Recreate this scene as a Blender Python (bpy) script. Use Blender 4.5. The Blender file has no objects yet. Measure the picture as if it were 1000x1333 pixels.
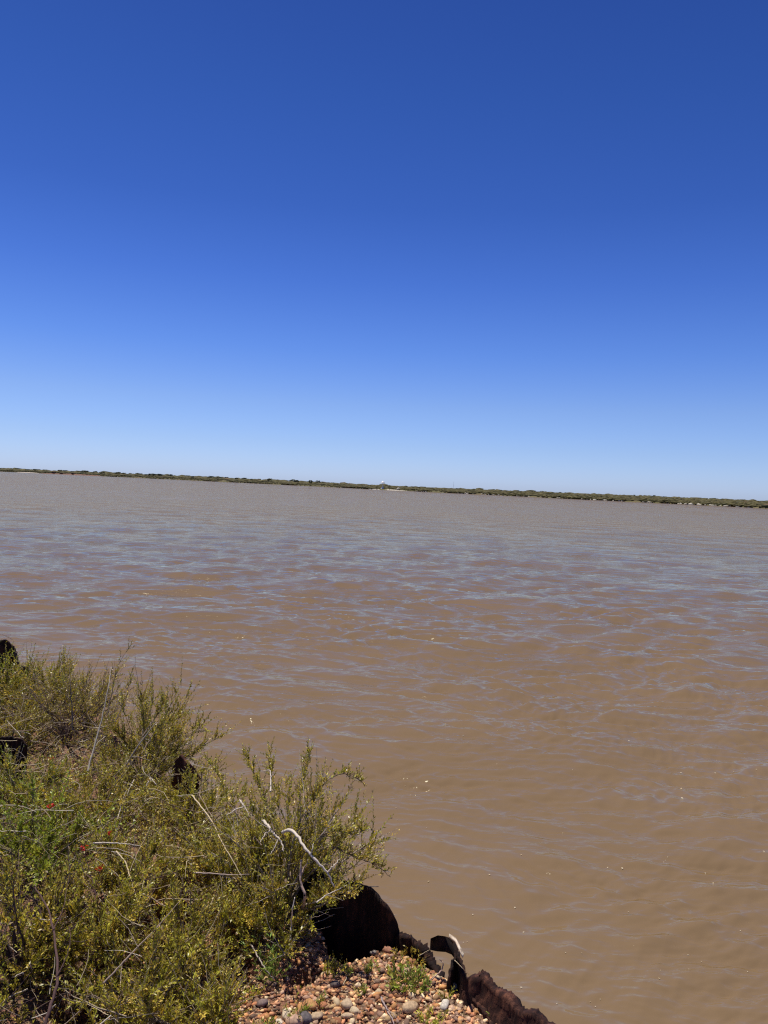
import bpy, math, random
import numpy as np
from mathutils import Matrix, Vector, noise

# ------------------------------------------------------------------ camera, world, sun
W0, H0, FPX = 1000.0, 1333.0, 970.0
CZ = 2.5
PITCH, ROLL = math.radians(2.05), math.radians(2.32)
sc = bpy.context.scene
C = sc.collection
cam_d = bpy.data.cameras.new('camera'); cam = bpy.data.objects.new('camera', cam_d); C.objects.link(cam)
cam_d.sensor_fit = 'VERTICAL'; cam_d.sensor_height = 24.0; cam_d.lens = 24.0 * FPX / H0
cam_d.clip_start = 0.05; cam_d.clip_end = 20000
CAMR = Matrix.Rotation(math.radians(90) - PITCH, 3, 'X') @ Matrix.Rotation(ROLL, 3, 'Z')
cam.matrix_world = Matrix.Translation((0, 0, CZ)) @ CAMR.to_4x4()
sc.camera = cam

SUN_EL, SUN_AZ = math.radians(70), math.radians(-35)      # azimuth from +Y, clockwise
world = bpy.data.worlds.new("World"); sc.world = world; world.use_nodes = True
wn = world.node_tree; wn.nodes.clear()
sky = wn.nodes.new('ShaderNodeTexSky'); sky.sky_type = 'NISHITA'; sky.sun_disc = False
sky.sun_elevation = SUN_EL; sky.sun_rotation = SUN_AZ
sky.altitude = 0; sky.air_density = 1.0; sky.dust_density = 0.3; sky.ozone_density = 3.0
bg = wn.nodes.new('ShaderNodeBackground'); bg.inputs[1].default_value = 0.14
wo = wn.nodes.new('ShaderNodeOutputWorld')
# deep clear-air colour grade by height above the horizon, carried on unchanged up to the zenith
tc = wn.nodes.new('ShaderNodeTexCoord'); sx = wn.nodes.new('ShaderNodeSeparateXYZ'); wn.links.new(tc.outputs['Generated'], sx.inputs[0])
grade = wn.nodes.new('ShaderNodeValToRGB')
NIS = {-5: (6.45, 6.25, 4.8), 0.6: (6.45, 6.25, 4.8), 3: (5.92, 6.84, 6.22), 6: (4.26, 5.95, 7.09), 10: (3.09, 4.75, 6.8), 15: (2.38, 3.82, 6.14), 20: (1.99, 3.25, 5.58), 27: (1.71, 2.81, 5.04), 34: (1.58, 2.58, 4.71)}
WANT = {-5: (180, 199, 229), 0.6: (180, 199, 229), 3: (166, 196, 237), 6: (138, 177, 239), 10: (102, 148, 232), 15: (76, 120, 212), 20: (60, 101, 190), 27: (50, 89, 173), 34: (44, 79, 160)}
el_ = grade.color_ramp.elements
while len(el_) < len(NIS): el_.new(0.5)
lin = lambda c: ((c / 255 + 0.055) / 1.055) ** 2.4
for e_, k in zip(el_, sorted(NIS)):
    e_.position = 0.1 + 0.9 * math.sin(math.radians(k)); e_.color = (*[lin(w) / n / 0.14 for w, n in zip(WANT[k], NIS[k])], 1)
ma = wn.nodes.new('ShaderNodeMath'); ma.operation = 'MULTIPLY_ADD'; ma.inputs[1].default_value = 0.9; ma.inputs[2].default_value = 0.1
wn.links.new(sx.outputs[2], ma.inputs[0]); wn.links.new(ma.outputs[0], grade.inputs[0])
mul = wn.nodes.new('ShaderNodeMix'); mul.data_type = 'RGBA'; mul.blend_type = 'MULTIPLY'; mul.inputs[0].default_value = 1.0
wn.links.new(sky.outputs[0], mul.inputs[6]); wn.links.new(grade.outputs[0], mul.inputs[7])
wn.links.new(mul.outputs[2], bg.inputs[0]); wn.links.new(bg.outputs[0], wo.inputs[0])
sd = bpy.data.lights.new('sun', 'SUN'); sd.energy = 5.0; sd.angle = math.radians(0.53); sd.color = (1.0, 0.94, 0.84)
sun = bpy.data.objects.new('sun', sd); C.objects.link(sun)
svec = Vector((math.sin(SUN_AZ) * math.cos(SUN_EL), math.cos(SUN_AZ) * math.cos(SUN_EL), math.sin(SUN_EL)))
sun.rotation_euler = svec.to_track_quat('Z', 'Y').to_euler(); sun.location = svec * 50
vs = sc.view_settings; sc.display_settings.display_device = 'sRGB'
vs.view_transform = 'Standard'; vs.look = 'None'; vs.exposure = 0.0; vs.gamma = 1.0
sc.cycles.use_denoising = False; sc.cycles.filter_width = 1.2; sc.cycles.sample_clamp_indirect = 4.0; sc.cycles.sample_clamp_direct = 1.0; sc.cycles.max_bounces = 6; sc.cycles.transparent_max_bounces = 8

rng = np.random.default_rng(7); random.seed(7)

def ray(px, py):
    return (CAMR @ Vector(((px - W0 / 2) / FPX, -(py - H0 / 2) / FPX, -1.0))).normalized()
def at(px, py, z):
    d = ray(px, py); t = (z - CZ) / d.z
    return Vector((d.x * t, d.y * t, z))
def at_d(px, py, dist):                                     # at a given forward distance
    d = ray(px, py); t = dist / d.y
    return Vector((d.x * t, dist, CZ + d.z * t))

# ------------------------------------------------------------------ helpers
def mesh_np(name, verts, quads=None, tris=None, tint=None, smooth=False, extra=None):
    me = bpy.data.meshes.new(name)
    v = np.asarray(verts, dtype=np.float32).reshape(-1, 3)
    nq = 0 if quads is None else len(quads); nt = 0 if tris is None else len(tris)
    li = []
    if nq: li.append(np.asarray(quads, dtype=np.int32).ravel())
    if nt: li.append(np.asarray(tris, dtype=np.int32).ravel())
    li = np.concatenate(li)
    me.vertices.add(len(v)); me.vertices.foreach_set('co', v.ravel())
    me.loops.add(len(li)); me.loops.foreach_set('vertex_index', li)
    me.polygons.add(nq + nt)
    starts = np.concatenate([np.arange(nq) * 4, nq * 4 + np.arange(nt) * 3]).astype(np.int32)
    me.polygons.foreach_set('loop_start', starts)
    if smooth: me.polygons.foreach_set('use_smooth', np.ones(nq + nt, dtype=bool))
    me.update(calc_edges=True)
    if tint is not None:
        a = me.attributes.new('tint', 'FLOAT_COLOR', 'POINT')
        t = np.ones((len(v), 4), dtype=np.float32); t[:, :3] = tint
        a.data.foreach_set('color', t.ravel())
    return me
def link(name, me, mat=None, parent=None, **props):
    o = bpy.data.objects.new(name, me); C.objects.link(o)
    if mat is not None and not me.materials: me.materials.append(mat)
    if parent is not None: o.parent = parent
    for k, v in props.items(): o[k] = v
    return o
def empty(name, loc, **props):
    o = bpy.data.objects.new(name, None); o.location = loc; C.objects.link(o)
    o.empty_display_size = 0.05
    for k, v in props.items(): o[k] = v
    return o

class Geo:
    def __init__(s): s.v = []; s.q = []; s.t = []; s.c = []; s.n = 0
    def add(s, v, q=None, t=None, c=None):
        v = np.asarray(v, dtype=float).reshape(-1, 3)
        s.v.append(v)
        if q is not None and len(q): s.q.append(np.asarray(q) + s.n)
        if t is not None and len(t): s.t.append(np.asarray(t) + s.n)
        if c is None: c = (0.5, 0.5, 0.5)
        c = np.asarray(c, dtype=float)
        s.c.append(np.broadcast_to(c, (len(v), 3)) if c.ndim == 1 else c)
        s.n += len(v)
    def mesh(s, name, smooth=False, origin=None):
        v = np.concatenate(s.v)
        if origin is not None: v = v - np.asarray(origin)
        return mesh_np(name, v, np.concatenate(s.q) if s.q else None, np.concatenate(s.t) if s.t else None,
                       np.concatenate(s.c), smooth)

def nrm(a): return a / np.maximum(np.linalg.norm(a, axis=-1, keepdims=True), 1e-9)
def tube(P, R, sides=5):
    """one tapered tube along P (k,3) with radii R (k)"""
    P = np.asarray(P, float); k = len(P); R = np.broadcast_to(np.asarray(R, float), (k,))
    T = nrm(np.gradient(P, axis=0)); ref = np.array([0.31, 0.17, 0.93]); ref = ref if abs(T[0] @ ref) < .9 else np.array([1., 0, 0])
    A = nrm(np.cross(T, ref)); B = np.cross(T, A)
    ang = np.arange(sides) * 2 * math.pi / sides
    V = P[:, None] + R[:, None, None] * (np.cos(ang)[None, :, None] * A[:, None] + np.sin(ang)[None, :, None] * B[:, None])
    i = np.arange(k - 1)[:, None] * sides; j = np.arange(sides)[None]; j2 = (j + 1) % sides
    q = np.stack([i + j, i + j2, i + sides + j2, i + sides + j], -1).reshape(-1, 4)
    tip = [[(k - 1) * sides + a, (k - 1) * sides + a + 1, (k - 1) * sides] for a in range(1, sides - 1)]
    return V.reshape(-1, 3), q, tip
def tubes(P, R, sides=3):
    """many tubes: P (n,k,3), R (n,k)"""
    n, k, _ = P.shape
    T = nrm(np.gradient(P, axis=1)); ref = np.array([0.31, 0.67, 0.23])
    A = nrm(np.cross(T, ref)); B = np.cross(T, A)
    ang = np.arange(sides) * 2 * math.pi / sides
    V = P[:, :, None] + R[:, :, None, None] * (np.cos(ang)[None, None, :, None] * A[:, :, None] + np.sin(ang)[None, None, :, None] * B[:, :, None])
    b = (np.arange(n) * k * sides)[:, None, None]; i = (np.arange(k - 1) * sides)[None, :, None]
    j = np.arange(sides)[None, None]; j2 = (j + 1) % sides
    q = np.stack([b + i + j, b + i + j2, b + i + sides + j2, b + i + sides + j], -1).reshape(-1, 4)
    return V.reshape(-1, 3), q

# ------------------------------------------------------------------ materials
def mat_new(name):
    m = bpy.data.materials.new(name); m.use_nodes = True; nt = m.node_tree
    return m, nt, nt.nodes['Principled BSDF'], nt.nodes['Material Output']
def N(nt, t, **kw):
    n = nt.nodes.new(t)
    for k, v in kw.items():
        if k in n.inputs.keys(): n.inputs[k].default_value = v
        else: setattr(n, k, v)
    return n
def ramp(nt, stops, fac=None):
    r = nt.nodes.new('ShaderNodeValToRGB'); e = r.color_ramp.elements
    while len(e) < len(stops): e.new(0.5)
    for a, (p, c) in zip(e, stops): a.position = p; a.color = (*c, 1)
    if fac is not None: nt.links.new(fac, r.inputs[0])
    return r
def tex(nt, scale, detail=4, rough=0.55, coord=None):
    n = N(nt, 'ShaderNodeTexNoise'); n.inputs['Scale'].default_value = scale
    n.inputs['Detail'].default_value = detail; n.inputs['Roughness'].default_value = rough
    if coord is not None: nt.links.new(coord, n.inputs['Vector'])
    return n

def leaf_material(name, trans=0.35, rough=0.45, gain=1.0):
    m, nt, p, out = mat_new(name)
    a = N(nt, 'ShaderNodeAttribute', attribute_name='tint')
    p.inputs['Roughness'].default_value = rough; p.inputs['Specular IOR Level'].default_value = 0.35
    nt.links.new(a.outputs['Color'], p.inputs['Base Color'])
    tr = N(nt, 'ShaderNodeBsdfTranslucent'); tm = N(nt, 'ShaderNodeMix', data_type='RGBA', blend_type='MULTIPLY'); tm.inputs[0].default_value = 1
    tm.inputs[7].default_value = (1.5, 1.35, 0.6, 1); nt.links.new(a.outputs['Color'], tm.inputs[6]); nt.links.new(tm.outputs[2], tr.inputs[0])
    mx = N(nt, 'ShaderNodeMixShader'); mx.inputs[0].default_value = trans
    nt.links.new(p.outputs[0], mx.inputs[1]); nt.links.new(tr.outputs[0], mx.inputs[2]); nt.links.new(mx.outputs[0], out.inputs[0])
    return m
def tint_material(name, rough=0.85, bump=0.3, scale=120, spec=0.3, var=0.5):
    m, nt, p, out = mat_new(name)
    a = N(nt, 'ShaderNodeAttribute', attribute_name='tint'); g = N(nt, 'ShaderNodeTexCoord')
    n = tex(nt, scale, 5, 0.65, g.outputs['Object'])
    r = ramp(nt, [(0.25, (1 - var,) * 3), (0.75, (1 + var * .6,) * 3)], n.outputs[0])
    mx = N(nt, 'ShaderNodeMix', data_type='RGBA', blend_type='MULTIPLY'); mx.inputs[0].default_value = 1
    nt.links.new(a.outputs['Color'], mx.inputs[6]); nt.links.new(r.outputs[0], mx.inputs[7])
    nt.links.new(mx.outputs[2], p.inputs['Base Color'])
    p.inputs['Roughness'].default_value = rough; p.inputs['Specular IOR Level'].default_value = spec
    b = N(nt, 'ShaderNodeBump', Strength=bump, Distance=0.002); nt.links.new(n.outputs[0], b.inputs['Height'])
    nt.links.new(b.outputs[0], p.inputs['Normal'])
    return m
M_LEAF = leaf_material('leaf', 0.22, 0.36)
M_TWIG = tint_material('twig_bark', 0.9, 0.3, 200, 0.2, 0.35)
M_STONE = tint_material('stone_surface', 0.8, 0.7, 95, 0.3, 0.55)

def ground_material():
    m, nt, p, out = mat_new('bank_soil'); g = N(nt, 'ShaderNodeTexCoord').outputs['Object']
    n1 = tex(nt, 2.2, 5, 0.6, g); n2 = tex(nt, 90, 6, 0.7, g)
    v = N(nt, 'ShaderNodeTexVoronoi'); v.inputs['Scale'].default_value = 95; nt.links.new(g, v.inputs['Vector'])
    r1 = ramp(nt, [(0.3, (0.16, 0.08, 0.042)), (0.55, (0.32, 0.175, 0.095)), (0.75, (0.46, 0.28, 0.16))], n2.outputs[0])
    hs = N(nt, 'ShaderNodeHueSaturation'); hs.inputs['Saturation'].default_value = 0.45; hs.inputs['Value'].default_value = .8
    nt.links.new(v.outputs['Color'], hs.inputs['Color'])
    mx = N(nt, 'ShaderNodeMix', data_type='RGBA', blend_type='MULTIPLY'); mx.inputs[0].default_value = 0.6
    nt.links.new(r1.outputs[0], mx.inputs[6]); nt.links.new(hs.outputs[0], mx.inputs[7])
    nt.links.new(mx.outputs[2], p.inputs['Base Color']); p.inputs['Roughness'].default_value = 0.95
    b = N(nt, 'ShaderNodeBump', Strength=0.8, Distance=0.008); nt.links.new(v.outputs['Distance'], b.inputs['Height']); b.invert = True
    b2 = N(nt, 'ShaderNodeBump', Strength=0.6, Distance=0.01); nt.links.new(n2.outputs[0], b2.inputs['Height'])
    nt.links.new(b.outputs[0], b2.inputs['Normal']); nt.links.new(b2.outputs[0], p.inputs['Normal'])
    return m
M_GROUND = ground_material()

def water_material():
    m, nt, p, out = mat_new('muddy_water'); g = N(nt, 'ShaderNodeTexCoord').outputs['Object']
    n1 = tex(nt, 0.35, 4, 0.55, g)
    r = ramp(nt, [(0.3, (0.180, 0.121, 0.066)), (0.7, (0.200, 0.134, 0.073))], n1.outputs[0])
    nt.links.new(r.outputs[0], p.inputs['Base Color']); p.inputs['Specular IOR Level'].default_value = 0.0
    geo = N(nt, 'ShaderNodeNewGeometry'); le = N(nt, 'ShaderNodeVectorMath', operation='LENGTH'); nt.links.new(geo.outputs['Position'], le.inputs[0])
    def rng_(a, b, c, d):
        mr = N(nt, 'ShaderNodeMapRange'); mr.inputs['From Min'].default_value = a; mr.inputs['From Max'].default_value = b
        mr.inputs['To Min'].default_value = c; mr.inputs['To Max'].default_value = d; nt.links.new(le.outputs['Value'], mr.inputs['Value']); return mr.outputs[0]
    # wind patches on the open water further from the sheltering bank
    mpp = N(nt, 'ShaderNodeMapping'); mpp.inputs['Scale'].default_value = (0.5, 0.22, 1); nt.links.new(g, mpp.inputs['Vector'])
    gp = tex(nt, 0.5, 7, 0.75, mpp.outputs[0]); gr = N(nt, 'ShaderNodeMapRange'); gr.inputs['From Min'].default_value = .42; gr.inputs['From Max'].default_value = .58
    gr.inputs['To Min'].default_value = .6; gr.inputs['To Max'].default_value = 1.4; nt.links.new(gp.outputs[0], gr.inputs['Value'])
    mp2 = N(nt, 'ShaderNodeMapping'); mp2.inputs['Scale'].default_value = (0.22, 0.02, 1); nt.links.new(g, mp2.inputs['Vector'])
    gp2 = tex(nt, 1.0, 5, 0.65, mp2.outputs[0]); gr2 = N(nt, 'ShaderNodeMapRange'); gr2.inputs['From Min'].default_value = .38; gr2.inputs['From Max'].default_value = .62
    gr2.inputs['To Min'].default_value = .7; gr2.inputs['To Max'].default_value = 1.35; nt.links.new(gp2.outputs[0], gr2.inputs['Value'])
    grm = N(nt, 'ShaderNodeMath', operation='MULTIPLY'); nt.links.new(gr.outputs[0], grm.inputs[0]); nt.links.new(gr2.outputs[0], grm.inputs[1]); gr = grm
    rm = N(nt, 'ShaderNodeMath', operation='MULTIPLY'); nt.links.new(rng_(6, 90, 0.035, 0.11), rm.inputs[0]); nt.links.new(gr.outputs[0], rm.inputs[1])
    gl = N(nt, 'ShaderNodeBsdfGlossy'); gl.inputs['Color'].default_value = (0.90, 0.86, 0.68, 1); nt.links.new(rm.outputs[0], gl.inputs['Roughness'])
    fr = N(nt, 'ShaderNodeFresnel'); fr.inputs['IOR'].default_value = 1.333
    p.inputs['Roughness'].default_value = 1.0
    last = None
    def layer(scale, rot, stretch, kind, strength, dist):
        nonlocal last
        mp = N(nt, 'ShaderNodeMapping'); mp.inputs['Scale'].default_value = stretch; mp.inputs['Rotation'].default_value = (0, 0, math.radians(rot)); nt.links.new(g, mp.inputs['Vector'])
        n = tex(nt, scale, 3, 0.5, mp.outputs[0]); n.noise_type = kind; n.inputs['Distortion'].default_value = 0.6
        b = N(nt, 'ShaderNodeBump', Distance=dist)
        if isinstance(strength, float): b.inputs['Strength'].default_value = strength
        else: nt.links.new(strength, b.inputs['Strength'])
        nt.links.new(n.outputs[0], b.inputs['Height'])
        if last is not None: nt.links.new(last, b.inputs['Normal'])
        last = b.outputs[0]
    pat = tex(nt, 0.8, 3, 0.5, g); pr = ramp(nt, [(0.40, (0.08,) * 3), (0.60, (1,) * 3)], pat.outputs[0])
    layer(8.0, 24, (0.4, 1.5, 1), 'FBM', pr.outputs[0], 0.018)
    layer(3.6, 6, (0.5, 1.5, 1), 'FBM', rng_(5, 60, 0.0, 1.0), 0.12)
    layer(1.1, -8, (0.5, 1.5, 1), 'FBM', rng_(20, 160, 0.0, 1.0), 0.26)
    layer(0.22, 5, (0.6, 1.3, 1), 'FBM', rng_(40, 300, 0.0, 1.0), 1.1)
    nt.links.new(last, gl.inputs['Normal'])
    # light scattered back from deep in the silt blurs the small slopes out of the body colour
    sc1 = N(nt, 'ShaderNodeVectorMath', operation='SCALE'); sc1.inputs['Scale'].default_value = 0.6; nt.links.new(geo.outputs['Normal'], sc1.inputs[0])
    ad = N(nt, 'ShaderNodeVectorMath', operation='ADD'); ad.inputs[1].default_value = (0, 0, 0.4); nt.links.new(sc1.outputs[0], ad.inputs[0])
    no = N(nt, 'ShaderNodeVectorMath', operation='NORMALIZE'); nt.links.new(ad.outputs[0], no.inputs[0]); nt.links.new(no.outputs[0], p.inputs['Normal'])
    nt.links.new(last, fr.inputs['Normal'])
    mx = N(nt, 'ShaderNodeMixShader'); nt.links.new(fr.outputs[0], mx.inputs[0]); nt.links.new(p.outputs[0], mx.inputs[1]); nt.links.new(gl.outputs[0], mx.inputs[2])
    nt.links.new(mx.outputs[0], out.inputs[0])
    return m
M_WATER = water_material()

def rust_material(name, dark=(0.005, 0.003, 0.003), mid=(0.022, 0.009, 0.006), light=(0.085, 0.032, 0.018)):
    m, nt, p, out = mat_new(name); g = N(nt, 'ShaderNodeTexCoord').outputs['Object']
    mp = N(nt, 'ShaderNodeMapping'); mp.inputs['Scale'].default_value = (1, 1, 0.35); nt.links.new(g, mp.inputs['Vector'])
    n = tex(nt, 45, 7, 0.7, mp.outputs[0]); n2 = tex(nt, 9, 4, 0.6, g)
    r = ramp(nt, [(0.32, dark), (0.5, mid), (0.72, light)], n.outputs[0])
    r2 = ramp(nt, [(0.35, (0.5,) * 3), (0.7, (1.2,) * 3)], n2.outputs[0])
    mx = N(nt, 'ShaderNodeMix', data_type='RGBA', blend_type='MULTIPLY'); mx.inputs[0].default_value = 1
    nt.links.new(r.outputs[0], mx.inputs[6]); nt.links.new(r2.outputs[0], mx.inputs[7]); nt.links.new(mx.outputs[2], p.inputs['Base Color'])
    p.inputs['Roughness'].default_value = 0.85; p.inputs['Specular IOR Level'].default_value = 0.25
    b = N(nt, 'ShaderNodeBump', Strength=1.0, Distance=0.006); nt.links.new(n.outputs[0], b.inputs['Height']); nt.links.new(b.outputs[0], p.inputs['Normal'])
    return m
M_RUST = rust_material('rusted_steel')
M_RUST_HIGHLIGHT = rust_material('pale_highlight', (0.35, 0.24, 0.15), (0.65, 0.52, 0.38), (0.8, 0.7, 0.55))  # sunlit highlight on the rim, put into the colour

def plain(name, col, rough=0.85, var=0.3, scale=3):
    m, nt, p, out = mat_new(name); g = N(nt, 'ShaderNodeTexCoord').outputs['Object']
    n = tex(nt, scale, 5, 0.6, g)
    r = ramp(nt, [(0.3, tuple(c * (1 - var) for c in col)), (0.7, tuple(min(1, c * (1 + var)) for c in col))], n.outputs[0])
    nt.links.new(r.outputs[0], p.inputs['Base Color']); p.inputs['Roughness'].default_value = rough
    return m

# ------------------------------------------------------------------ the near bank
EDGE = np.array([(40, -46), (10, -9), (3.2, -0.9), (1.1, 1.42), (0.62, 1.98), (0.40, 2.2), (0.24, 2.36), (0.08, 2.52), (0.01, 2.46), (-0.07, 2.43), (-0.12, 2.47), (-0.15, 2.60), (-0.26, 2.76), (-0.62, 3.2),
                 (-0.95, 3.75), (-1.35, 4.35), (-1.95, 5.0), (-2.9, 5.9), (-4.2, 7.0), (-7, 9.8), (-14, 16), (-60, 62), (-400, 380)], float)
def edge_dist(X, Y):
    """signed distance to the bank edge, positive on land"""
    best = np.full(X.shape, 1e9); sign = np.ones(X.shape)
    for (x0, y0), (x1, y1) in zip(EDGE[:-1], EDGE[1:]):
        dx, dy = x1 - x0, y1 - y0; L2 = dx * dx + dy * dy
        t = np.clip(((X - x0) * dx + (Y - y0) * dy) / L2, 0, 1)
        ex, ey = X - (x0 + t * dx), Y - (y0 + t * dy); d = np.hypot(ex, ey)
        cr = dx * (Y - y0) - dy * (X - x0)
        m = d < best - 1e-9; best = np.where(m, d, best); sign = np.where(m, np.where(cr > 0, 1.0, -1.0), sign)
    return best * sign
_ph = rng.uniform(0, 6.28, 24); _k = rng.uniform(0.6, 7, 24); _a = rng.uniform(0, 6.28, 24)
def lumps(X, Y):
    z = 0
    for p, k, a in zip(_ph, _k, _a): z = z + np.sin(X * k * math.cos(a) + Y * k * math.sin(a) + p) * 0.010 / (0.5 + k * 0.3)
    return z
GZ = 0.95
DIPS = []  # pits added to the ground so gaps in the scrub fall into shade
def ground_z(X, Y):
    d = edge_dist(X, Y)
    dip = 0
    for (hx, hy, hr, hd) in DIPS: dip = dip + hd * np.exp(-((X - hx) ** 2 + (Y - hy) ** 2) / hr ** 2)
    base = -dip + GZ + lumps(X, Y) - 0.05 * np.exp(-np.clip(d, 0, 9) / 0.12)
    drop = np.clip(-d / 0.16, 0, 1)
    far = np.clip((np.hypot(X, Y) - 8) / 60, 0, 1)
    return base * (1 - drop) + drop * (-1.2) + (d > 0) * far * 0.3
for px_, py_, r_, d_ in ((150, 970, .09, .22), (195, 1015, .10, .3), (172, 1200, .07, .25), (250, 1195, .06, .2), (395, 1256, .045, .12), (60, 1240, .10, .25), (110, 1310, .06, .2), (230, 1060, .08, .2), (300, 1255, .045, .12)):
    p_ = at(px_, py_, GZ); DIPS.append((p_.x, p_.y, r_, d_))
def gz(x, y): return float(ground_z(np.array([x], float), np.array([y], float))[0])
xs = np.concatenate([-np.geomspace(400, 6, 34), np.arange(-5.9, 1.6, 0.022), np.geomspace(1.7, 60, 20)])
ys = np.concatenate([-np.geomspace(60, 1, 20), np.arange(-0.9, 7.5, 0.025), np.geomspace(7.7, 420, 44)])
X, Y = np.meshgrid(xs, ys)
Z = ground_z(X, Y)
Z = Z + (np.random.default_rng(3).normal(0, 0.003, Z.shape))
nx, ny = len(xs), len(ys)
idx = np.arange(nx * ny).reshape(ny, nx)
q = np.stack([idx[:-1, :-1], idx[:-1, 1:], idx[1:, 1:], idx[1:, :-1]], -1).reshape(-1, 4)
q = q[(Z.ravel()[q].max(1) > -1.15)]
ground = link('ground', mesh_np('ground', np.stack([X, Y, Z], -1), q, smooth=True), M_GROUND, kind='structure')

# ------------------------------------------------------------------ river water
def wave_field(X, Y, cell, shelter):
    r = np.random.default_rng(21)
    DX = np.zeros_like(X); DY = np.zeros_like(X); DZ = np.zeros_like(X)
    # slow warp so that crests bend and break up
    wx = X + 0.28 * np.sin(Y * 0.55 + 1.3) + 0.12 * np.sin(X * 1.7 + Y * 1.1); wy = Y + 0.22 * np.sin(X * 0.7 + 0.5) + 0.10 * np.sin(X * 1.3 - Y * 1.9 + 2)
    gust = 0.75 + 0.35 * np.sin(X * 0.9 + 2.0 * np.sin(Y * 0.4)) * np.sin(Y * 0.75 + 1.4 * np.sin(X * 0.5 + 1))
    for i in range(34):                                     # the longer swell
        lam = 0.45 * (2.3 / 0.45) ** ((i + r.uniform(0, 1)) / 34)
        th = (-0.42 if r.uniform() < 0.55 else 0.5) + r.normal(0, 0.28)
        dx, dy = math.sin(th), -math.cos(th); k = 2 * math.pi / lam
        amp = 0.021 / k * r.uniform(0.6, 1.5) * (1.3 if lam < 1.6 else 0.8)
        ph = k * (dx * wx + dy * wy) + r.uniform(0, 6.283); f = np.clip((lam / (cell * 2.2) - .8), 0, 1) * shelter
        sn, c = np.sin(ph), np.cos(ph); DZ += amp * f * sn; DX += -dx * amp * f * c; DY += -dy * amp * f * c
    for i in range(14):                                     # broad low swells seen as bands
        lam = 2.0 * (5.5 / 2.0) ** ((i + r.uniform(0, 1)) / 14); th = (-0.45 if r.uniform() < 0.6 else 0.45) + r.normal(0, 0.16)
        dx, dy = math.sin(th), -math.cos(th); k = 2 * math.pi / lam; amp = 0.019 / k * r.uniform(0.6, 1.4)
        ph = k * (dx * wx + dy * wy) + r.uniform(0, 6.283); f = np.clip((lam / (cell * 2.2) - .8), 0, 1) * shelter
        DZ += amp * f * (np.exp(.8 * (np.sin(ph) - 1)) * 2 - 1); DX += -dx * amp * f * np.cos(ph); DY += -dy * amp * f * np.cos(ph)
    for i in range(64):                                     # short steep wavelets, each train alive only in its own patches
        lam = 0.085 * (0.6 / 0.085) ** ((i + r.uniform(0, 1)) / 64)
        th = (-0.38 if r.uniform() < 0.5 else 0.48) + r.normal(0, 0.38)
        dx, dy = math.sin(th), -math.cos(th); k = 2 * math.pi / lam
        e1, e2, e3 = r.uniform(0, 6.28, 3); ke = 2 * math.pi / (0.7 + lam * 6)
        env = np.sin(X * ke * .8 + e1 + 1.3 * np.sin(Y * ke * .7 + e2)) + np.sin(Y * ke * 1.2 + e3 + 1.2 * np.sin(X * ke * .6 + e1 * 2))
        env = np.clip(env * .6 + .12, 0, 1); env = env * env * (3 - 2 * env)
        amp = 0.125 / k * r.uniform(0.6, 1.4)
        ph = k * (dx * wx + dy * wy) + 0.6 * np.sin(k * .16 * (dy * X - dx * Y) + e2) + r.uniform(0, 6.283)
        f = env * np.clip((lam / (cell * 2.2) - .8), 0, 1) * shelter * gust
        sn, c = np.sin(ph), np.cos(ph); prof = np.exp(1.3 * (sn - 1)) * 2 - 0.9
        DZ += amp * f * prof; DX += -dx * amp * f * c * .45; DY += -dy * amp * f * c * .45
    return DX, DY, DZ
th_in = np.linspace(-0.54, 0.54, 860)
th = np.concatenate([np.linspace(-1.75, -0.57, 70), th_in, np.linspace(0.57, 1.75, 70)])
inv = np.concatenate([np.linspace(1 / 1.3, 1 / 3.05, 60)[:-1], np.linspace(1 / 3.05, 1 / 260.0, 860)])
rad = np.concatenate([1 / inv, np.geomspace(300, 9000, 26)])
TH, RD = np.meshgrid(th, rad)
X = RD * np.sin(TH); Y = RD * np.cos(TH)
drad = np.gradient(rad)[:, None] * np.ones_like(TH); dth = RD * np.gradient(th)[None]
cell = np.maximum(np.maximum(drad, dth), 0.012)
land = -edge_dist(X, Y)
shelter = 0.6 + 0.4 * np.clip((land - 0.6) / 6.0, 0, 1)
DX, DY, DZ = wave_field(X, Y, cell, shelter)
nr, nth = X.shape
idx = np.arange(nr * nth).reshape(nr, nth)
q = np.stack([idx[:-1, :-1], idx[:-1, 1:], idx[1:, 1:], idx[1:, :-1]], -1).reshape(-1, 4)
keep = (land.ravel()[q].max(1) > -0.3)
q = q[keep]
used = np.zeros(nr * nth, bool); used[q.ravel()] = True; remap = np.cumsum(used) - 1
V = np.stack([X + DX, Y + DY, DZ], -1).reshape(-1, 3)[used]
water = link('water', mesh_np('water', V, remap[q], smooth=True), M_WATER, kind='structure')

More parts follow.
